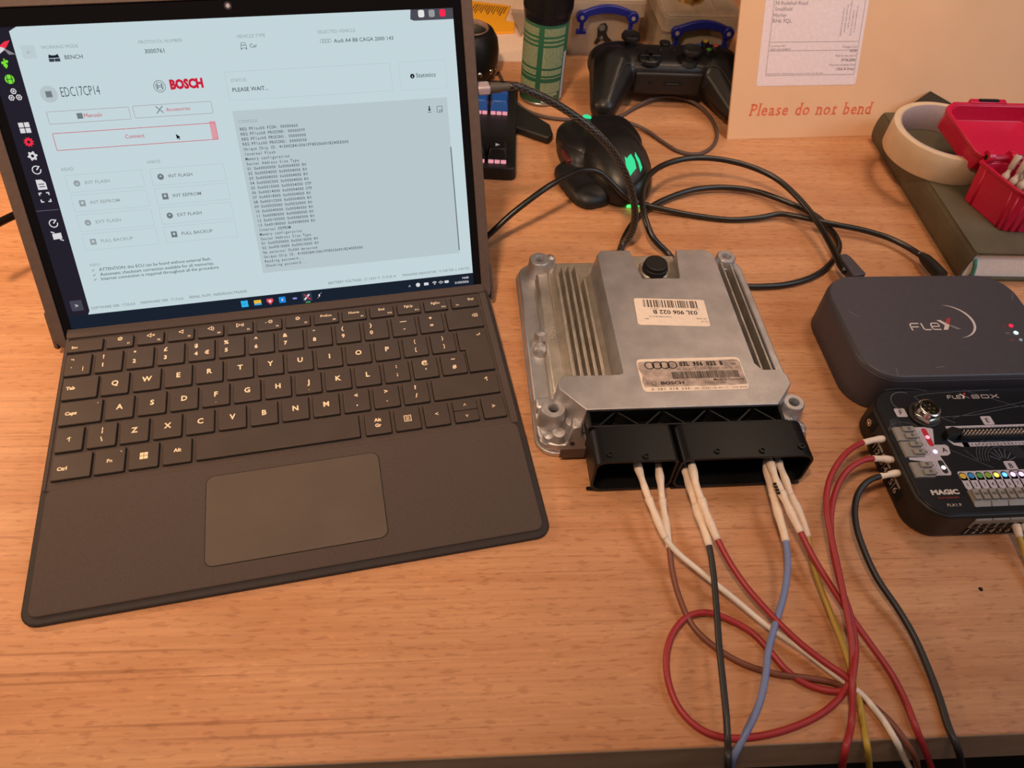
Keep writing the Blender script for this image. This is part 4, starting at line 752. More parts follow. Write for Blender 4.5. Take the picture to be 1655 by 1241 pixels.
a_ = Vector((378.0,358.7,8.0)); b_ = Vector((382.3,331.2,10.0)); g = MB(); g.tube([a_, a_.lerp(b_, .12), a_.lerp(b_, .2), a_.lerp(b_, .55), b_], [2.8, 3.8, 4.4, 5, 5], 'softblack', 14); g.link('plug', c3_, smooth='auto')
cable('mouse_cable', 'thin dark cable looping on the desk between the mouse and the game controller', [(44.6,648.7,1.8),(53.0,609.6,1.8),(68.5,577.7,1.8),(88.8,565.0,1.8),(115.7,561.6,1.8),(143.2,562.6,1.8),(159.3,568.5,2.0),(180.3,586.4,4.0),(200.9,599.0,6.0),(219.3,602.1,6.0),(240.0,594.7,4.0),(251.7,570.8,2.0),(251.5,540.3,1.8),(241.2,518.9,1.8),(225.5,507.2,1.8),(209.5,509.8,1.8),(195.8,525.5,2.0),(182.6,543.5,3.0),(167.4,552.7,5.0),(152.0,555.9,6.0),(134.2,546.5,8.0)], 1.75, 'case')
cable('loose_cable', 'black cable entering at the left edge and passing behind the tablet', [(-318.9,307.1,60.0),(-310.6,317.9,58.0),(-305.3,329.6,56.0),(-299.7,340.3,54.0),(-291.6,359.4,48.0),(-284.2,379.1,40.0)], 2.6)
# ---------------------------------------------------------------- remeshed soft shapes (mouse, controller)
def ell(bm, c, s, rz=0, sub=3):
    r_ = bmesh.ops.create_icosphere(bm, subdivisions=sub, radius=1); m = Matrix.Translation(Vector(c)*MM) @ Matrix.Rotation(math.radians(rz), 4, 'Z') @ Matrix.Diagonal((s[0]*MM, s[1]*MM, s[2]*MM, 1)); bmesh.ops.transform(bm, matrix=m, verts=r_['verts'])
def sup(bm, c, s, e=3.0, rz=0, f=None, n=40):
    """superellipsoid, optional vertex warp f(x,y,z) in unit space"""
    r_ = bmesh.ops.create_icosphere(bm, subdivisions=4, radius=1)
    for v in r_['verts']:
        x, y, z = v.co; k = (abs(x)**e+abs(y)**e+abs(z)**e)**(-1/e); x, y, z = x*k, y*k, z*k
        if f: x, y, z = f(x, y, z)
        v.co = (x*s[0]*MM, y*s[1]*MM, z*s[2]*MM)
    bmesh.ops.transform(bm, matrix=Matrix.Translation(Vector(c)*MM) @ Matrix.Rotation(math.radians(rz), 4, 'Z'), verts=r_['verts'])
def capsule(bm, a, b, ra, rb, k=10, fl=1.0):
    for i in range(k+1):
        t = i/k; c = [a[j]+(b[j]-a[j])*t for j in range(3)]; r_ = ra+(rb-ra)*t; ell(bm, c, (r_, r_, r_*fl), sub=2)
def soft(name, bm, m, voxel=1.3, smooth=8, parent=None, F=None):
    me = bpy.data.meshes.new(name); bm.to_mesh(me); bm.free(); me.materials.append(M[m]); o = bpy.data.objects.new(name, me); C.objects.link(o)
    r_ = o.modifiers.new('r', 'REMESH'); r_.mode = 'VOXEL'; r_.voxel_size = voxel*MM; r_.use_smooth_shade = True
    s = o.modifiers.new('s', 'SMOOTH'); s.iterations = smooth; s.factor = .5
    if parent is not None: o.parent = parent
    if F is not None: o.matrix_basis = F
    return o
def cut_below(bm, z=0.0):
    bmesh.ops.bisect_plane(bm, geom=bm.verts[:]+bm.edges[:]+bm.faces[:], plane_co=(0, 0, z*MM), plane_no=(0, 0, 1), clear_inner=True)
    e = [x for x in bm.edges if x.is_boundary]
    if e: bmesh.ops.holes_fill(bm, edges=e)
# mouse: local y = towards its buttons
mo = empty('gaming_mouse', at(138, 481, 0, 12), 'black gaming mouse with green glowing emblem and a thumb wing', 'mouse')
def mw(x, y, z):
    w_ = 1-.16*max(0, -y)**2-.10*(1-abs(y))+.06*max(0, y); z = z*(1-.30*max(0, y)-.22*max(0, -y-.1)); return x*w_, y, z
bm = bmesh.new(); sup(bm, (0, 0, 2), (33, 56, 36), 2.6, 0, mw); sup(bm, (-3, 26, 13), (37, 29, 15), 3.6, 3); cut_below(bm, 1.5)
soft('mouse_shell', bm, 'satin', 1.4, 6, mo)
bm = bmesh.new(); sup(bm, (-33, -20, 0), (19, 32, 14), 3.2, 8); sup(bm, (-27, 20, 6), (14, 30, 18), 3.0, -4); cut_below(bm, 1.2)
o = soft('thumb_rest', bm, 'softblack', 1.3, 5, mo)
g = MB()
for k, (a, b, w_) in enumerate((((-5, -33), (-9, -20), 5.0), ((0, -35), (0, -18), 5.0), ((6, -33), (9, -22), 3.6))):
    pass
def top_z(x, y):
    X, Y = x/33, y/56; Y = max(-1, min(1, Y)); w_ = 1-.16*max(0, -Y)**2-.10*(1-abs(Y))+.06*max(0, Y); X /= w_; q = max(0, 1-abs(X)**2.6-abs(Y)**2.6)**(1/2.6); return 2+36*q*(1-.30*max(0, Y)-.22*max(0, -Y-.1))
def onshell(g, pts, m, dz=.35):
    vs = [(x, y, top_z(x, y)+dz) for x, y in pts]; c = (sum(v[0] for v in vs)/len(vs), sum(v[1] for v in vs)/len(vs)); vs.append((c[0], c[1], top_z(*c)+dz)); n = len(pts); g.add(vs, [(i, (i+1) % n, n) for i in range(n)], m)
GRN = em('3fe39a', 1.0); GRT = em('3fe060', 3.0)
onshell(g, [(-4, -47), (2, -42), (6, -39), (6.5, -32), (5, -26), (2, -28), (0, -30), (-1.5, -28), (-2, -32), (-3, -38)], GRN, .5); onshell(g, [(9, -42), (12, -38), (11.5, -31), (9.5, -24), (8, -28), (9, -35)], GRN, .5)
g.link('emblem_light', mo)
g = MB(); g.tube([(-15, 43, 28), (-12, 46, 28), (-9.5, 45, 28.4), (-8, 41, 29.5)], [1.2, 1.9, 1.9, 1.2], GRN, 8); g.link('wheel_light', mo)
g = MB(); g.box(-4, -56.5, 1.5, 9, -54, 4.0, GRT); g.link('tail_light', mo)
g = MB(); g.prism([(-42, -2), (-38, -2), (-38, 16), (-42, 16)], 12, 17, mat('side_button_red', '5a1620', .5)); g.link('side_button', mo, bevel=.8)
g = MB()
for i in range(24):
    pass
L_ = [(-24+(-4*math.sin(i/12*pi)), -52+i*8.5, 0) for i in range(13)]; g.tube([(x, y, top_z(x, y)+.2) for x, y, _ in L_ if abs(y) < 48], .45, 'gap', 6); g.tube([(26, y, top_z(26, y)+.2) for y in range(-30, 46, 6)], .45, 'gap', 6); g.link('shell_seam', mo)
# game controller: local origin between its sticks
gc = empty('game_controller', at(208, 612, 0, -1), 'black game controller with coloured face buttons, partly behind the envelope', 'game controller')
bm = bmesh.new(); sup(bm, (0, 4, 28), (60, 25, 17), 3.4)
for s in (-1, 1):
    sup(bm, (s*42, 8, 29), (35, 27, 18), 2.4); capsule(bm, (s*52, -2, 27), (s*65, -48, 14.5), 25, 14, 12, .95); sup(bm, (s*36, 25, 33), (28, 9, 9), 2.5)
soft('controller_shell', bm, 'satin', 1.5, 5, gc)
g = MB(); g.box(-34, -22.0, 14, 34, -17, 36, 'softblack'); fp = g.link('port_panel', gc, bevel=3.5, seg=3)
g = MB(); g.box(-20, -22.3, 25, -16, -21.8, 28, 'gap'); g.box(-5, -22.3, 24, 14, -21.8, 28.5, 'gap'); g.box(-2, -22.4, 25.4, 10, -22.2, 26, 'boot'); g.link('port', fp)
g = MB(); Pq = [(-62, -50, 28), (-52, -34, 40), (-44, -20, 44), (-34, -17.5, 42.5), (0, -17.5, 43.5), (34, -17.5, 42.5), (44, -20, 44), (52, -34, 40), (62, -50, 28)]; g.tube(spline(Pq, 3), .35, 'greyblue', 6); g.link('edge_seam', gc, smooth=True)
def stick(x, y):
    g = MB(); g.lathe([(9.5, 41), (8, 45), (5, 46), (4.5, 50), (9.2, 52), (9.6, 54.5), (8.6, 56.5), (7.4, 56), (0.01, 55.2)], 'softblack', 26, (x, y)); g.link('thumbstick', gc, smooth='auto')
stick(-37, 14); stick(19, -10)
g = MB(); g.lathe([(12, 42), (11.5, 45.5), (10, 46.8), (0.01, 45.2)], 'blackpl', 26, (-20, -9)); g.prism([(-30, -11.4), (-10, -11.4), (-10, -6.6), (-30, -6.6)], 45, 48.2, 'blackpl'); g.prism([(-22.4, -19), (-17.6, -19), (-17.6, 1), (-22.4, 1)], 45, 48.2, 'blackpl'); g.link('direction_pad', gc, bevel=.5)
for (dx, dy, c) in ((0, 8.5, 'c8a23a'), (0, -8.5, '4f9a3a'), (8.5, 0, 'c8483f'), (-8.5, 0, '2f4fa8')):
    g = MB(); g.lathe([(4.4, 43), (4.4, 47), (3.6, 48.6), (0.01, 49.2)], 'blackpl', 18, (40+dx, 12+dy)); o = g.link('face_button', gc, smooth='auto'); g = MB(); g.cyl(40+dx, 12+dy, 2.6, 48.6, 49.5, mat('button_letter', c, .4), 12, 2.2); g.link('button_letter', o)
g = MB(); g.cyl(-7, 8, 2.4, 44, 46, 'blackpl', 14); g.cyl(7, 8, 2.4, 44, 46, 'blackpl', 14); g.cyl(0, 22, 5.5, 44, 46, 'blackpl', 18); g.link('menu_button', gc, bevel=.4)
# ---------------------------------------------------------------- backlit keyboard behind the tablet
mk = empty('backlit_keyboard', at(52.2, 463, 0, -3.5), 'black keyboard with pink lit keys and blue keycap behind the tablet', 'keyboard')
g = MB(); g.prism(rrect(-330, 0, 0, 152, 4), 1, 12, 'softblack', rrect(-329, .8, -1, 151, 4)); g.link('keyboard_case', mk, bevel=1.2, seg=3)
def mkey(x, y, m, mark=None, ww=8.6, txt=None):
    g = MB(); g.prism([(x-ww, y-9), (x+ww, y-9), (x+ww, y+9), (x-ww, y+9)], 15, 24, m, [(x-ww+2.2, y-5), (x+ww-2.2, y-5), (x+ww-2.2, y+8), (x-ww+2.2, y+8)]); k = g.link('keycap', mk, bevel=.9, recalc=True)
    h_ = MB()
    if mark: h_.text(mark, x, y-1, 'legendw', h=3.4, al='C', z=24.2, bold=.02); h_.link('legend', k)
    s_ = MB(); 
    for dx in (-5.5, 0, 5.5): s_.prism(rrect(x+dx-2.3, y-9.4, x+dx+2.3, y-6, .8), 11.9, 15.2, em('e898a4', 1.0))
    s_.link('backlight', k)
kx = [-17, -36, -55, -74, -93]
for i, x in enumerate(kx):
    mkey(x, 12+5, 'softblack', '▶' if i == 0 else ('▼' if i == 1 else None))
    mkey(x, 96, 'bluekey' if i < 3 else 'softblack'); mkey(x, 116, 'bluekey' if i < 3 else 'softblack', 'PgUp' if i == 0 else None)
# black plastic strip beside it
g = MB(); g.prism([(47.8,595.8), (51.8,540.4), (85.4,519.8), (90.7,527.2), (89.0,543.8), (61.8,576.7)], .3, 8, 'softblack'); tag(g.link('wrist_support', bevel=2.2, seg=3, recalc=True), 'flat black plastic wedge between the backlit keyboard and the spray can', 'plastic wedge')
# round black container behind
rs = empty('round_speaker', at(16, 650, 0), 'round black speaker with a pale inner ring behind the backlit keyboard', 'speaker')
g = MB(); g.lathe([(0.01, .4), (22, .4), (25, 4), (27.5, 16), (28, 26), (26.5, 37), (22, 45), (17.5, 47.5), (15.5, 45), (13, 38), (0.01, 36)], 'softblack', 44); g.link('speaker_body', rs, smooth=True)
g = MB(); g.lathe([(17.2, 47.4), (16.6, 48.4), (15.6, 47.2), (15.0, 44)], mat('ring_trim', '8a6f66', .4), 40); g.link('inner_ring', rs, smooth=True)
g = MB()
for a in (-1.25, -.75, -.35, -1.6): g.lathe([(0.01, 9), (2, 10), (2.6, 12), (2, 14), (0.01, 15)], 'chrome', 12, (26.5*math.cos(a), 26.5*math.sin(a)))
g.link('body_glint', rs, smooth=True)  # chrome beads stand in for light glinting on the black body
# spray can
cn = empty('spray_can', at(85.3, 608, 0), 'green labelled aerosol can with a black cap', 'spray can')
g = MB(); g.lathe([(0.01, 1), (18, 1), (19.5, .2), (21.4, 1.2), (21.4, 3.2), (21, 3.6)], 'canmetal', 48); g.link('can_rim', cn, smooth='auto')
g = MB(); g.lathe([(21, 3.2), (21.1, 3.6), (21.1, 78.5), (20.4, 80)], 'can', 48); cb = g.link('can_body', cn, smooth='auto')
g = MB(); g.lathe([(20.2, 79), (21.6, 80.2), (21.9, 84), (22.3, 84.6), (22.6, 87), (22.9, 128), (21.5, 131), (0.01, 131.5)], 'blackpl', 56); cp = g.link('cap', cn, smooth='auto')
g = MB()
for i in range(72): a = 2*pi*i/72; g.tube([(22.75*math.cos(a), 22.75*math.sin(a), 89), (22.95*math.cos(a), 22.95*math.sin(a), 127)], .35, 'blackpl', 4)
g.link('grip_rib', cp)['kind'] = 'stuff'
def curved(g, a0, a1, z0, z1, m, r=21.16, n=6):
    vs = []; 
    for i in range(n+1): a = math.radians(a0+(a1-a0)*i/n); vs += [(r*math.cos(a), r*math.sin(a), z0), (r*math.cos(a), r*math.sin(a), z1)]
    g.add(vs, [(2*i, 2*i+2, 2*i+3, 2*i+1) for i in range(n)], m)
g = MB(); random.seed(4)
z = 76.5
while z > 15:
    if random.random() < .09: z -= 2.0; continue
    for a0, a1 in ((-186, -114), (-100, -40)):
        a = a0
        while a < a1:
            w_ = random.uniform(3, 11); curved(g, a, min(a+w_, a1), z-.62, z, 'canprint', n=2); a += w_+.9
    z -= 1.05
for z in (13.5, 12): curved(g, -97, -50, z-.8, z, 'canprint')
curved(g, -90, -62, 8.6, 10.2, 'canprint'); curved(g, -95, -60, 4.6, 6.4, mat('white_print', 'd8d8d8', .5)); curved(g, -36, -22, 4, 52, mat('bare_strip', 'c8c4d2', .35), n=3)
g.link('label_print', cb)
# ---------------------------------------------------------------- papers behind the can
g = MB(); g.prism([(-23.5,672.7), (72.2,676.5), (120.5,998.5), (-37.2,1004.3)], .2, 1.4, 'sheet'); tag(g.link('paper_sheet', recalc=True), 'white sheet of paper lying behind the spray can', 'paper')
g = MB(); P_ = [(14.0,813.3),(64.5,802.2),(56.2,763.8),(67.3,759.9),(65.4,737.3),(44.6,734.5),(13.6,777.9)]; g.prism(P_[::-1], 1.6, 4, 'yel'); yo = g.link('yellow_card', bevel=.3, recalc=True); tag(yo, 'orange yellow printed card lying on the white paper behind the can', 'card')
g = MB(); a_, b_ = Vector((23.3,804.2)), Vector((62.1,797.2)); dn = (Vector((53.6,768.2))-b_)
for i in range(14): q = a_.lerp(b_, i/14+.02); e_ = q+dn*(.5+.4*((i*7) % 5)/5); g.line([q, e_], 1.1, 'ink', z=4.15)
g.link('card_print', yo)
g = MB(); P_ = [(64.3,788.1),(82.1,786.2),(80.9,746.0),(72.2,727.7),(68.1,752.6)]; g.prism(P_[::-1], 1.8, 7, 'film'); tag(g.link('plastic_wrapper', bevel=1.2, recalc=True), 'crumpled clear plastic wrapper between the yellow card and the can', 'wrapper')
# ---------------------------------------------------------------- clear boxes with blue handles
def storage_box(x, y, deg, label, extra=None):
    b = empty('storage_box', at(x, y, 0, deg), label, 'storage box', 'clear boxes with blue handles')
    g = MB(); A = rrect(4, 3, 78, 117, 5); Bt = rrect(2, 1, 80, 119, 5); n = len(A); I0 = rrect(5.4, 4.4, 76.6, 115.6, 4); I1 = rrect(3.4, 2.4, 78.6, 117.6, 4)
    g.add([(px_, py_, .5) for px_, py_ in A]+[(px_, py_, 46) for px_, py_ in Bt]+[(px_, py_, 46) for px_, py_ in I1]+[(px_, py_, 2) for px_, py_ in I0], [list(range(n))[::-1], [3*n+i for i in range(n)]]+[f for i in range(n) for j in [(i+1) % n] for f in ((i, j, n+j, n+i), (n+i, n+j, 2*n+j, 2*n+i), (2*n+i, 2*n+j, 3*n+j, 3*n+i))], 'boxclear'); g.link('box_body', b, smooth='auto')
    g = MB(); g.ringprism(rrect(0, -1.5, 82, 121.5, 5), rrect(3, 1.5, 79, 118.5, 4), 43, 58, 'boxclear'); g.prism(rrect(1, -.5, 81, 120.5, 5), 58, 60, 'boxclear'); ld = g.link('lid', b, bevel=.6)
    h_ = MB()
    for k in range(3): h_.box(12+22*k, 8, 60, 30+22*k, 44, 61.4, 'boxclear'); h_.box(12+22*k, 52, 60, 30+22*k, 100, 61.4, 'boxclear')
    h_.link('lid_tray', ld)
    # handle: arched grip, two pivots, two clips
    HF = Matrix(((1, 0, 0, 0), (0, 0, -1, -2.6*MM), (0, 1, 0, 0), (0, 0, 0, 1)))
    g = MB(); o_ = []; i_ = []
    for k in range(13): t = k/12; xx = 13+56*t; o_.append((xx, 50+7.2*math.sin(pi*t))); 
    for k in range(13): t = k/12; xx = 21+40*t; i_.append((xx, 46+3.2*math.sin(pi*t)))
    pts_ = [(9.5, 47)]+o_+[(72.5, 47), (72, 41), (65, 41), (61, 44)]+i_[::-1]+[(21, 44), (17, 41), (10, 41)]
    g.prism(pts_, 0, 5, 'boxblue'); g.cyl(14, 45, 6, 0, 5.4, 'boxblue', 20); g.cyl(68, 45, 6, 0, 5.4, 'boxblue', 20)
    for xx in (15, 67): g.box(xx-2.2, 28, 0, xx+2.2, 41, 4, 'boxblue'); g.box(xx-5.5, 27, 0, xx+5.5, 31.5, 4, 'boxblue')
    hd_ = g.link('handle', b, HF, bevel=.7, recalc=True); g = MB(); g.cyl(14, 45, 2, 5.4, 6.2, 'plug', 14); g.cyl(68, 45, 2, 5.4, 6.2, 'plug', 14); g.link('rivet', hd_)
    return b, HF
b1, HF = storage_box(116.5, 691.5, 1.5, 'clear plastic box with blue handle and a black sticker, beside the spray can')
g = MB(); stc = mat('sticker_grey', '6d6a66', .6)
g.poly([(33, 31), (36, 36), (41, 37), (44, 33), (43, 27), (46, 22), (52, 17), (50, 14), (43, 17), (39, 20), (35, 14), (31, 15), (34, 22), (33.5, 27)], 'ink', z=.4); g.disc(38, 32, 3.4, stc, z=.5); g.poly([(36, 20), (39, 24), (41, 20)], stc, z=.5); g.link('sticker', b1, HF @ Matrix.Translation((0, 0, -2.2*MM)))
b2, HF = storage_box(211, 663, 1.5, 'clear plastic box with blue handle standing behind the game controller')
g = MB(); g.lathe([(14, 61.6), (14, 66), (13, 67.5), (10, 67.5), (9.5, 66.5), (0.01, 66.5)], 'gold', 40); tag(g.link('brass_tin', F=at(243, 698, 0), smooth='auto'), 'round brass tin on the lid of the box behind the controller', 'tin')
g = MB(); g.prism(rrect(8, 6, 70, 100, 4), 2.6, 22, 'olivein'); tag(g.link('green_pouch', F=at(211, 663, 0, 1.5), bevel=3), 'olive green pouch inside the box behind the game controller', 'pouch')
# ---------------------------------------------------------------- board envelope leaning back
EF = frame([[0.996957,0.077955,0.0],[-0.035391,0.452609,0.891007],[0.069458,-0.888295,0.45399],[260.559,534.93,0.0]]); ev = empty('board_envelope', EF, 'manila board envelope leaning upright with a white address label', 'envelope')
g = MB(); g.box(0, 0, -2.4, 430, 262, 0, 'envelope'); g.link('envelope_board', ev, bevel=.5)
g = MB(); g.prism(rrect(23.4, 47.6, 123.6, 190, 2), 0, .25, 'envlabel'); al = g.link('address_label', ev)
g = MB(); g.z = .3; GK = 'greyink'
g.frame(31.4, 56.5, 120.4, 186, .35, GK); g.rect(31.4, 85, 120.4, 85.35, GK); g.rect(31.4, 77.6, 120.4, 77.95, GK)
for t, p_, h_ in (('34 Redehall Road', (32.8,115.8), 3.1), ('Smallfield', (33.1,111.0), 3.1), ('Horley', (32.6,106.0), 3.1), ('RH6 9QL', (32.4,101.2), 3.3)): g.text(t, p_[0], p_[1], GK, h=h_)
xr = 117.5
for t, p_, h_, b_ in (('Postage Cost', (119.2,79.8), 1.9, 0), ('£3.55', (119.3,76.3), 2.1, .03), ('Post by the end of', (119.5,72.1), 1.9, 0), ('07.06.2026', (119.5,68.3), 2.2, .03), ('Post and schedule from', (119.7,64.3), 1.9, 0), ('Click & Drop', (119.4,60.5), 2.3, .02)): g.text(t, p_[0], p_[1], GK, h=h_, al='R', bold=b_)
g.text('Customer Ref', 33.0, 81.1, GK, h=1.7); g.text('2205/110-16108457', 33.4, 78.2, GK, h=1.7)
g.text('Royal Mail UK Online Postage reference number for this item', 32.8, 57.6, GK, w=56, h=1.2)
for i in range(5):
    g.text('Delivered by post return address unit'[i*3:i*3+24], 101+3.3*i, 90+(i % 3)*3, GK, h=1.6, ang=pi/2)
g.link('label_print', al)
# hand-stamped warning, serif italic look: slanted letters
g = MB(); g.z = .12; vs = []; fs = []; cur = 0; SF = {'P': 'bl tl', 'l': 'bl ul', 'a': 'br', 'd': 'br ur', 'n': 'bl br xl', 'b': 'ul', 't': 'bl', 's': '', 'e': '', 'o': ''}
for ch in 'Please do not bend':
    if ch == ' ': cur += .42; continue
    v_, f_, a0, a1 = glyphs(ch, .012); k_ = len(vs); vs += [(u-a0+cur, v) for u, v in v_]; fs += [[q_+k_ for q_ in ff] for ff in f_]
    for c_ in SF[ch].split():
        yy = {'b': .0, 't': .64, 'u': .68, 'x': .43}[c_[0]]; xx = cur+(.05 if c_[1] == 'l' else a1-a0-.05); k_ = len(vs); vs += [(xx-.13, yy), (xx+.13, yy), (xx+.13, yy+.045), (xx-.13, yy+.045)]; fs.append([k_, k_+1, k_+2, k_+3])
    cur += a1-a0+.13
x0, x1 = 0, cur-.13
a_, b_ = (20.0,20.7), (143.5,19.9); kx_ = (b_[0]-a_[0])/(x1-x0); ky_ = 15.0
g.add([(a_[0]+(u-x0)*kx_+v*ky_*.16, a_[1]+.8+(b_[1]-a_[1])*(u-x0)/(x1-x0)+v*ky_, .12) for u, v in vs], fs, 'redink'); g.link('stamped_text', ev)
# ---------------------------------------------------------------- book, tape, card, crimson case
bk = empty('hardback_book', at(403.5, 337, 0, -1.0), 'thick olive hardback book under the tape roll and the red case', 'book')
g = MB(); g.prism(rrect(0, 0, 150, 204, 3), 0, 2.2, 'olive'); g.prism(rrect(0, 0, 150, 204, 3), 26.6, 28.8, 'olive')
for k in range(8):
    a0, a1 = pi/2+pi*k/8, pi/2+pi*(k+1)/8; q = lambda a, r_: (2+r_*.32*math.cos(a), 14.4+r_*math.sin(a)); (x0, z0), (x1, z1) = q(a0, 14.4), q(a1, 14.4)
    g.add([(x0, 0, z0), (x1, 0, z1), (x1, 204, z1), (x0, 204, z0)], [(0, 1, 2, 3)], 'olive'); (u0, w0_), (u1, w1_) = q(a0, 12), q(a1, 12); g.add([(x0, 0, z0), (x1, 0, z1), (u1, 0, w1_), (u0, 0, w0_)], [(3, 2, 1, 0)], 'olive')
g.link('book_cover', bk, smooth='auto')
g = MB(); g.box(3.4, 3, 2.2, 146, 201, 26.6, 'pages'); pg = g.link('page_block', bk, bevel=.4)
g = MB(); g.tube([(5, 2.2, 20), (7.5, 1.5, 14), (10, 1.4, 6), (9, 1.6, 1.2)], [1.6, 1.6, 1.6, 1.4], 'teal', 6); g.link('ribbon', bk, smooth=True)
tp = empty('tape_roll', at(429, 471.5, 28.8), 'wide roll of cream masking tape lying on the olive book', 'tape')
g = MB(); g.lathe([(41.8, .2), (46.8, .2), (47.1, .8), (47.1, 23.6), (46.7, 24.2), (41.8, 24.2)], 'tape', 72); g.link('tape_layers', tp, smooth='auto')
g = MB(); g.lathe([(41.8, 24.3), (41.8, .1), (40.6, .1), (40.4, .8), (40.4, 24), (40.8, 24.5), (41.8, 24.3)], 'tapein', 72); g.link('card_core', tp, smooth='auto')
q1, q2, q3 = (424.7,527.7), (445.2,546.2), (456.6,529.0)
g = MB(); g.prism([(433.0,544.1), (445.2,529.3), (478.5,534.9), (461.1,567.9)], 28.9, 37, 'softblack'); tag(g.link('black_card', bevel=.4, recalc=True), 'black card edge showing behind the tape roll', 'card')
# crimson case, local x along its long side
pc = empty('red_case', at(424, 405, 28.8, 0), 'small crimson hinged case standing open on the olive book', 'case')
PL_ = [(0, 2), (0, -.5), (11, -39), (16, -42.5), (22, -43), (78, -46), (82, -42), (80, 6), (76, 10), (8, 8)]
def scale(P, k, c=(40, -18)): return [(c[0]+(x-c[0])*k[0], c[1]+(y-c[1])*k[1]) for x, y in P]
base0 = [(1, 1), (1, -1), (11.5, -38.5), (15, -41), (22, -42), (74, -44), (79, -40), (79, 2), (75, 5), (6, 5)]
rim0 = [(2.5, 9), (2.5, 6), (13, -30.5), (17, -36), (24, -38.5), (76, -40), (82, -36), (82, 5), (78, 9.5), (8, 9.5)]
n = len(base0)
g = MB(); inner1 = scale(rim0, (.93, .90)); inner0 = scale(base0, (.90, .86))
g.add([(x, y, 0) for x, y in base0]+[(x, y, 31) for x, y in rim0]+[(x, y, 31) for x, y in inner1]+[(x, y, 3) for x, y in inner0],
      [list(range(n))[::-1], [3*n+i for i in range(n)]]+[f for i in range(n) for j in [(i+1) % n] for f in ((i, j, n+j, n+i), (n+i, n+j, 2*n+j, 2*n+i), (2*n+i, 2*n+j, 3*n+j, 3*n+i))], 'pink')
cb_ = g.link('case_base', pc, bevel=.6, recalc=True)
g = MB(); g.ringprism(scale(rim0, (1.03, 1.05)), scale(rim0, (.95, .92)), 29.0, 32.2, 'pink'); g.link('rim', pc, bevel=.6, recalc=True)
def rib(i, j, t, w_=1.1):
    a0, a1 = Vector((*base0[i], 1)), Vector((*base0[j], 1)); b0, b1 = Vector((*rim0[i], 29)), Vector((*rim0[j], 29)); a = a0.lerp(a1, t); b = b0.lerp(b1, t); g = MB(); g.tube([a, b], w_, 'pink', 6); g.link('rib', pc, smooth=True)
for i, j, t in ((1, 2, .15), (1, 2, .93), (2, 3, .5), (3, 4, .5), (4, 5, .05), (4, 5, .3)): rib(i, j, t)
# lid folded back: hinge side at y=10, rises slightly to the rear
LFm = Matrix.Translation((0, 11*MM, 34*MM)) @ Matrix.Rotation(math.radians(13), 4, 'X') @ Matrix.Rotation(math.radians(0), 4, 'Z')
lr = [(4, 1), (20, 0), (72, 0), (80, 5), (78, 52), (70, 60), (-2, 60), (-9, 55), (-11, 50), (-1, 6)]; lb_ = scale(lr, (.985, .95), (36, 32)); n = len(lr); li = scale(lr, (.93, .92), (36, 30)); lbi = scale(lr, (.84, .80), (36, 30))
g = MB(); g.add([(x, y, -17) for x, y in lb_]+[(x, y, 0) for x, y in lr]+[(x, y, 0) for x, y in li]+[(x, y, -13) for x, y in lbi], [list(range(n))[::-1], [3*n+i for i in range(n)]]+[f for i in range(n) for j in [(i+1) % n] for f in ((i, j, n+j, n+i), (n+i, n+j, 2*n+j, 2*n+i), (2*n+i, 2*n+j, 3*n+j, 3*n+i))], 'pink')
lid = g.link('case_lid', pc, LFm, bevel=.6, recalc=True)
g = MB(); g.ringprism(scale(lr, (1.025, 1.03), (36, 30)), scale(lr, (.95, .94), (36, 30)), -2.6, .8, 'pink'); g.link('lid_rim', lid, bevel=.5, recalc=True)
g = MB(); g.box(12, 59, -3, 44, 64, 2, 'pink'); g.box(19, 60, 1.5, 37, 63, 3.2, 'gap'); g.link('latch', lid, bevel=.8)
g = MB()
for x in (5, 24): g.tube([(x, 10, 34.5), (x+5, 10, 34.5)], 5.0, 'pink', 16)
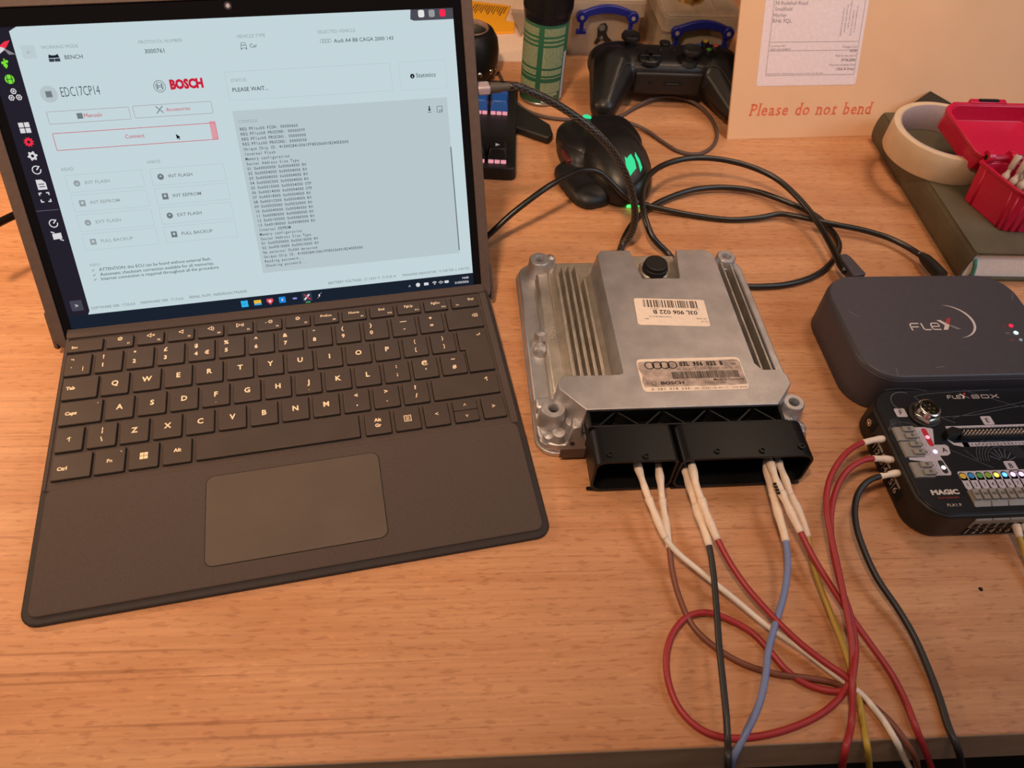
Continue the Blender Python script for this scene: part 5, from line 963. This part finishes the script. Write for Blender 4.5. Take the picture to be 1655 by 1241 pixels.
g.tube([(11, 10.5, 33), (24, 10.5, 33)], 3.2, 'pinkd', 14); g.tube([(29, 10.5, 33), (70, 10.5, 33)], 3.2, 'pinkd', 14); g.link('hinge', pc, smooth='auto')
g = MB(); g.tube([(4.6, 10, 34.5), (5.1, 10, 34.5)], 2.0, 'gap', 12); g.link('hinge_hole_shade', pc)  # black disc paints the shade of the hole in the hinge barrel
# white marked tips standing in the case
spots = [(16, -8), (20, -14), (24, -19.5), (29, -24.5), (34, -29), (27, -9), (32, -15), (37, -20), (42, -25), (40, -10), (46, -16), (50, -22)]
tips = ['leftmost cream tip in the red case', 'second cream tip from the left along the front row', 'third cream tip of the front row in the red case', 'fourth cream tip of the front row in the red case', 'fifth cream tip of the front row by the case wall']
tips2 = ['cream tip in the red case standing against the hinge, nearest the left wall', 'cream tip just behind the third front tip in the red case', 'cream tip just behind the fourth front tip in the red case', 'cream tip just behind the fifth front tip in the red case', 'cream tip by the hinge at the frame edge in the red case', 'cream tip in the middle of the red case near the frame edge', 'cream tip at the frame edge behind the front row in the red case']
for i, (x, y) in enumerate(spots):
    t = empty('probe_tip', at(424+x, 405+y, 28.8+3.2) @ Matrix.Rotation(math.radians(-16), 4, 'X') @ Matrix.Rotation(math.radians(14), 4, 'Y'), tips[i] if i < 5 else tips2[i-5], 'probe tip', 'cream probe tips in the red case')
    g = MB(); g.lathe([(0.01, 0), (1.6, .2), (1.8, 18), (1.9, 19), (2.9, 20), (3.4, 22.4), (2.9, 24.6), (2.0, 26), (1.8, 29), (2.6, 30), (2.7, 40), (2.4, 41), (0.01, 41)], 'probe', 14); g.link('tip_body', t, smooth='auto')
    g = MB(); g.text('A%d' % (i % 8+1), 0, -1.1, 'ink', h=2.6, al='C', z=41.1, bold=.08); g.rect(-2, 1.3, 2, 2.0, 'ink', z=41.1); g.link('tip_mark', t)
g = MB(); q = (298.6,76.8,0.0); g.lathe([(0.01, 0), (1.3, 0), (1.1, .5), (0.01, .7)], 'dark', 8, (q[0], q[1])); tag(g.link('crumb'), 'tiny dark crumb on the bare desk right of the black wire', 'crumb')
for o in list(bpy.data.meshes):
    if not o.users: bpy.data.meshes.remove(o)
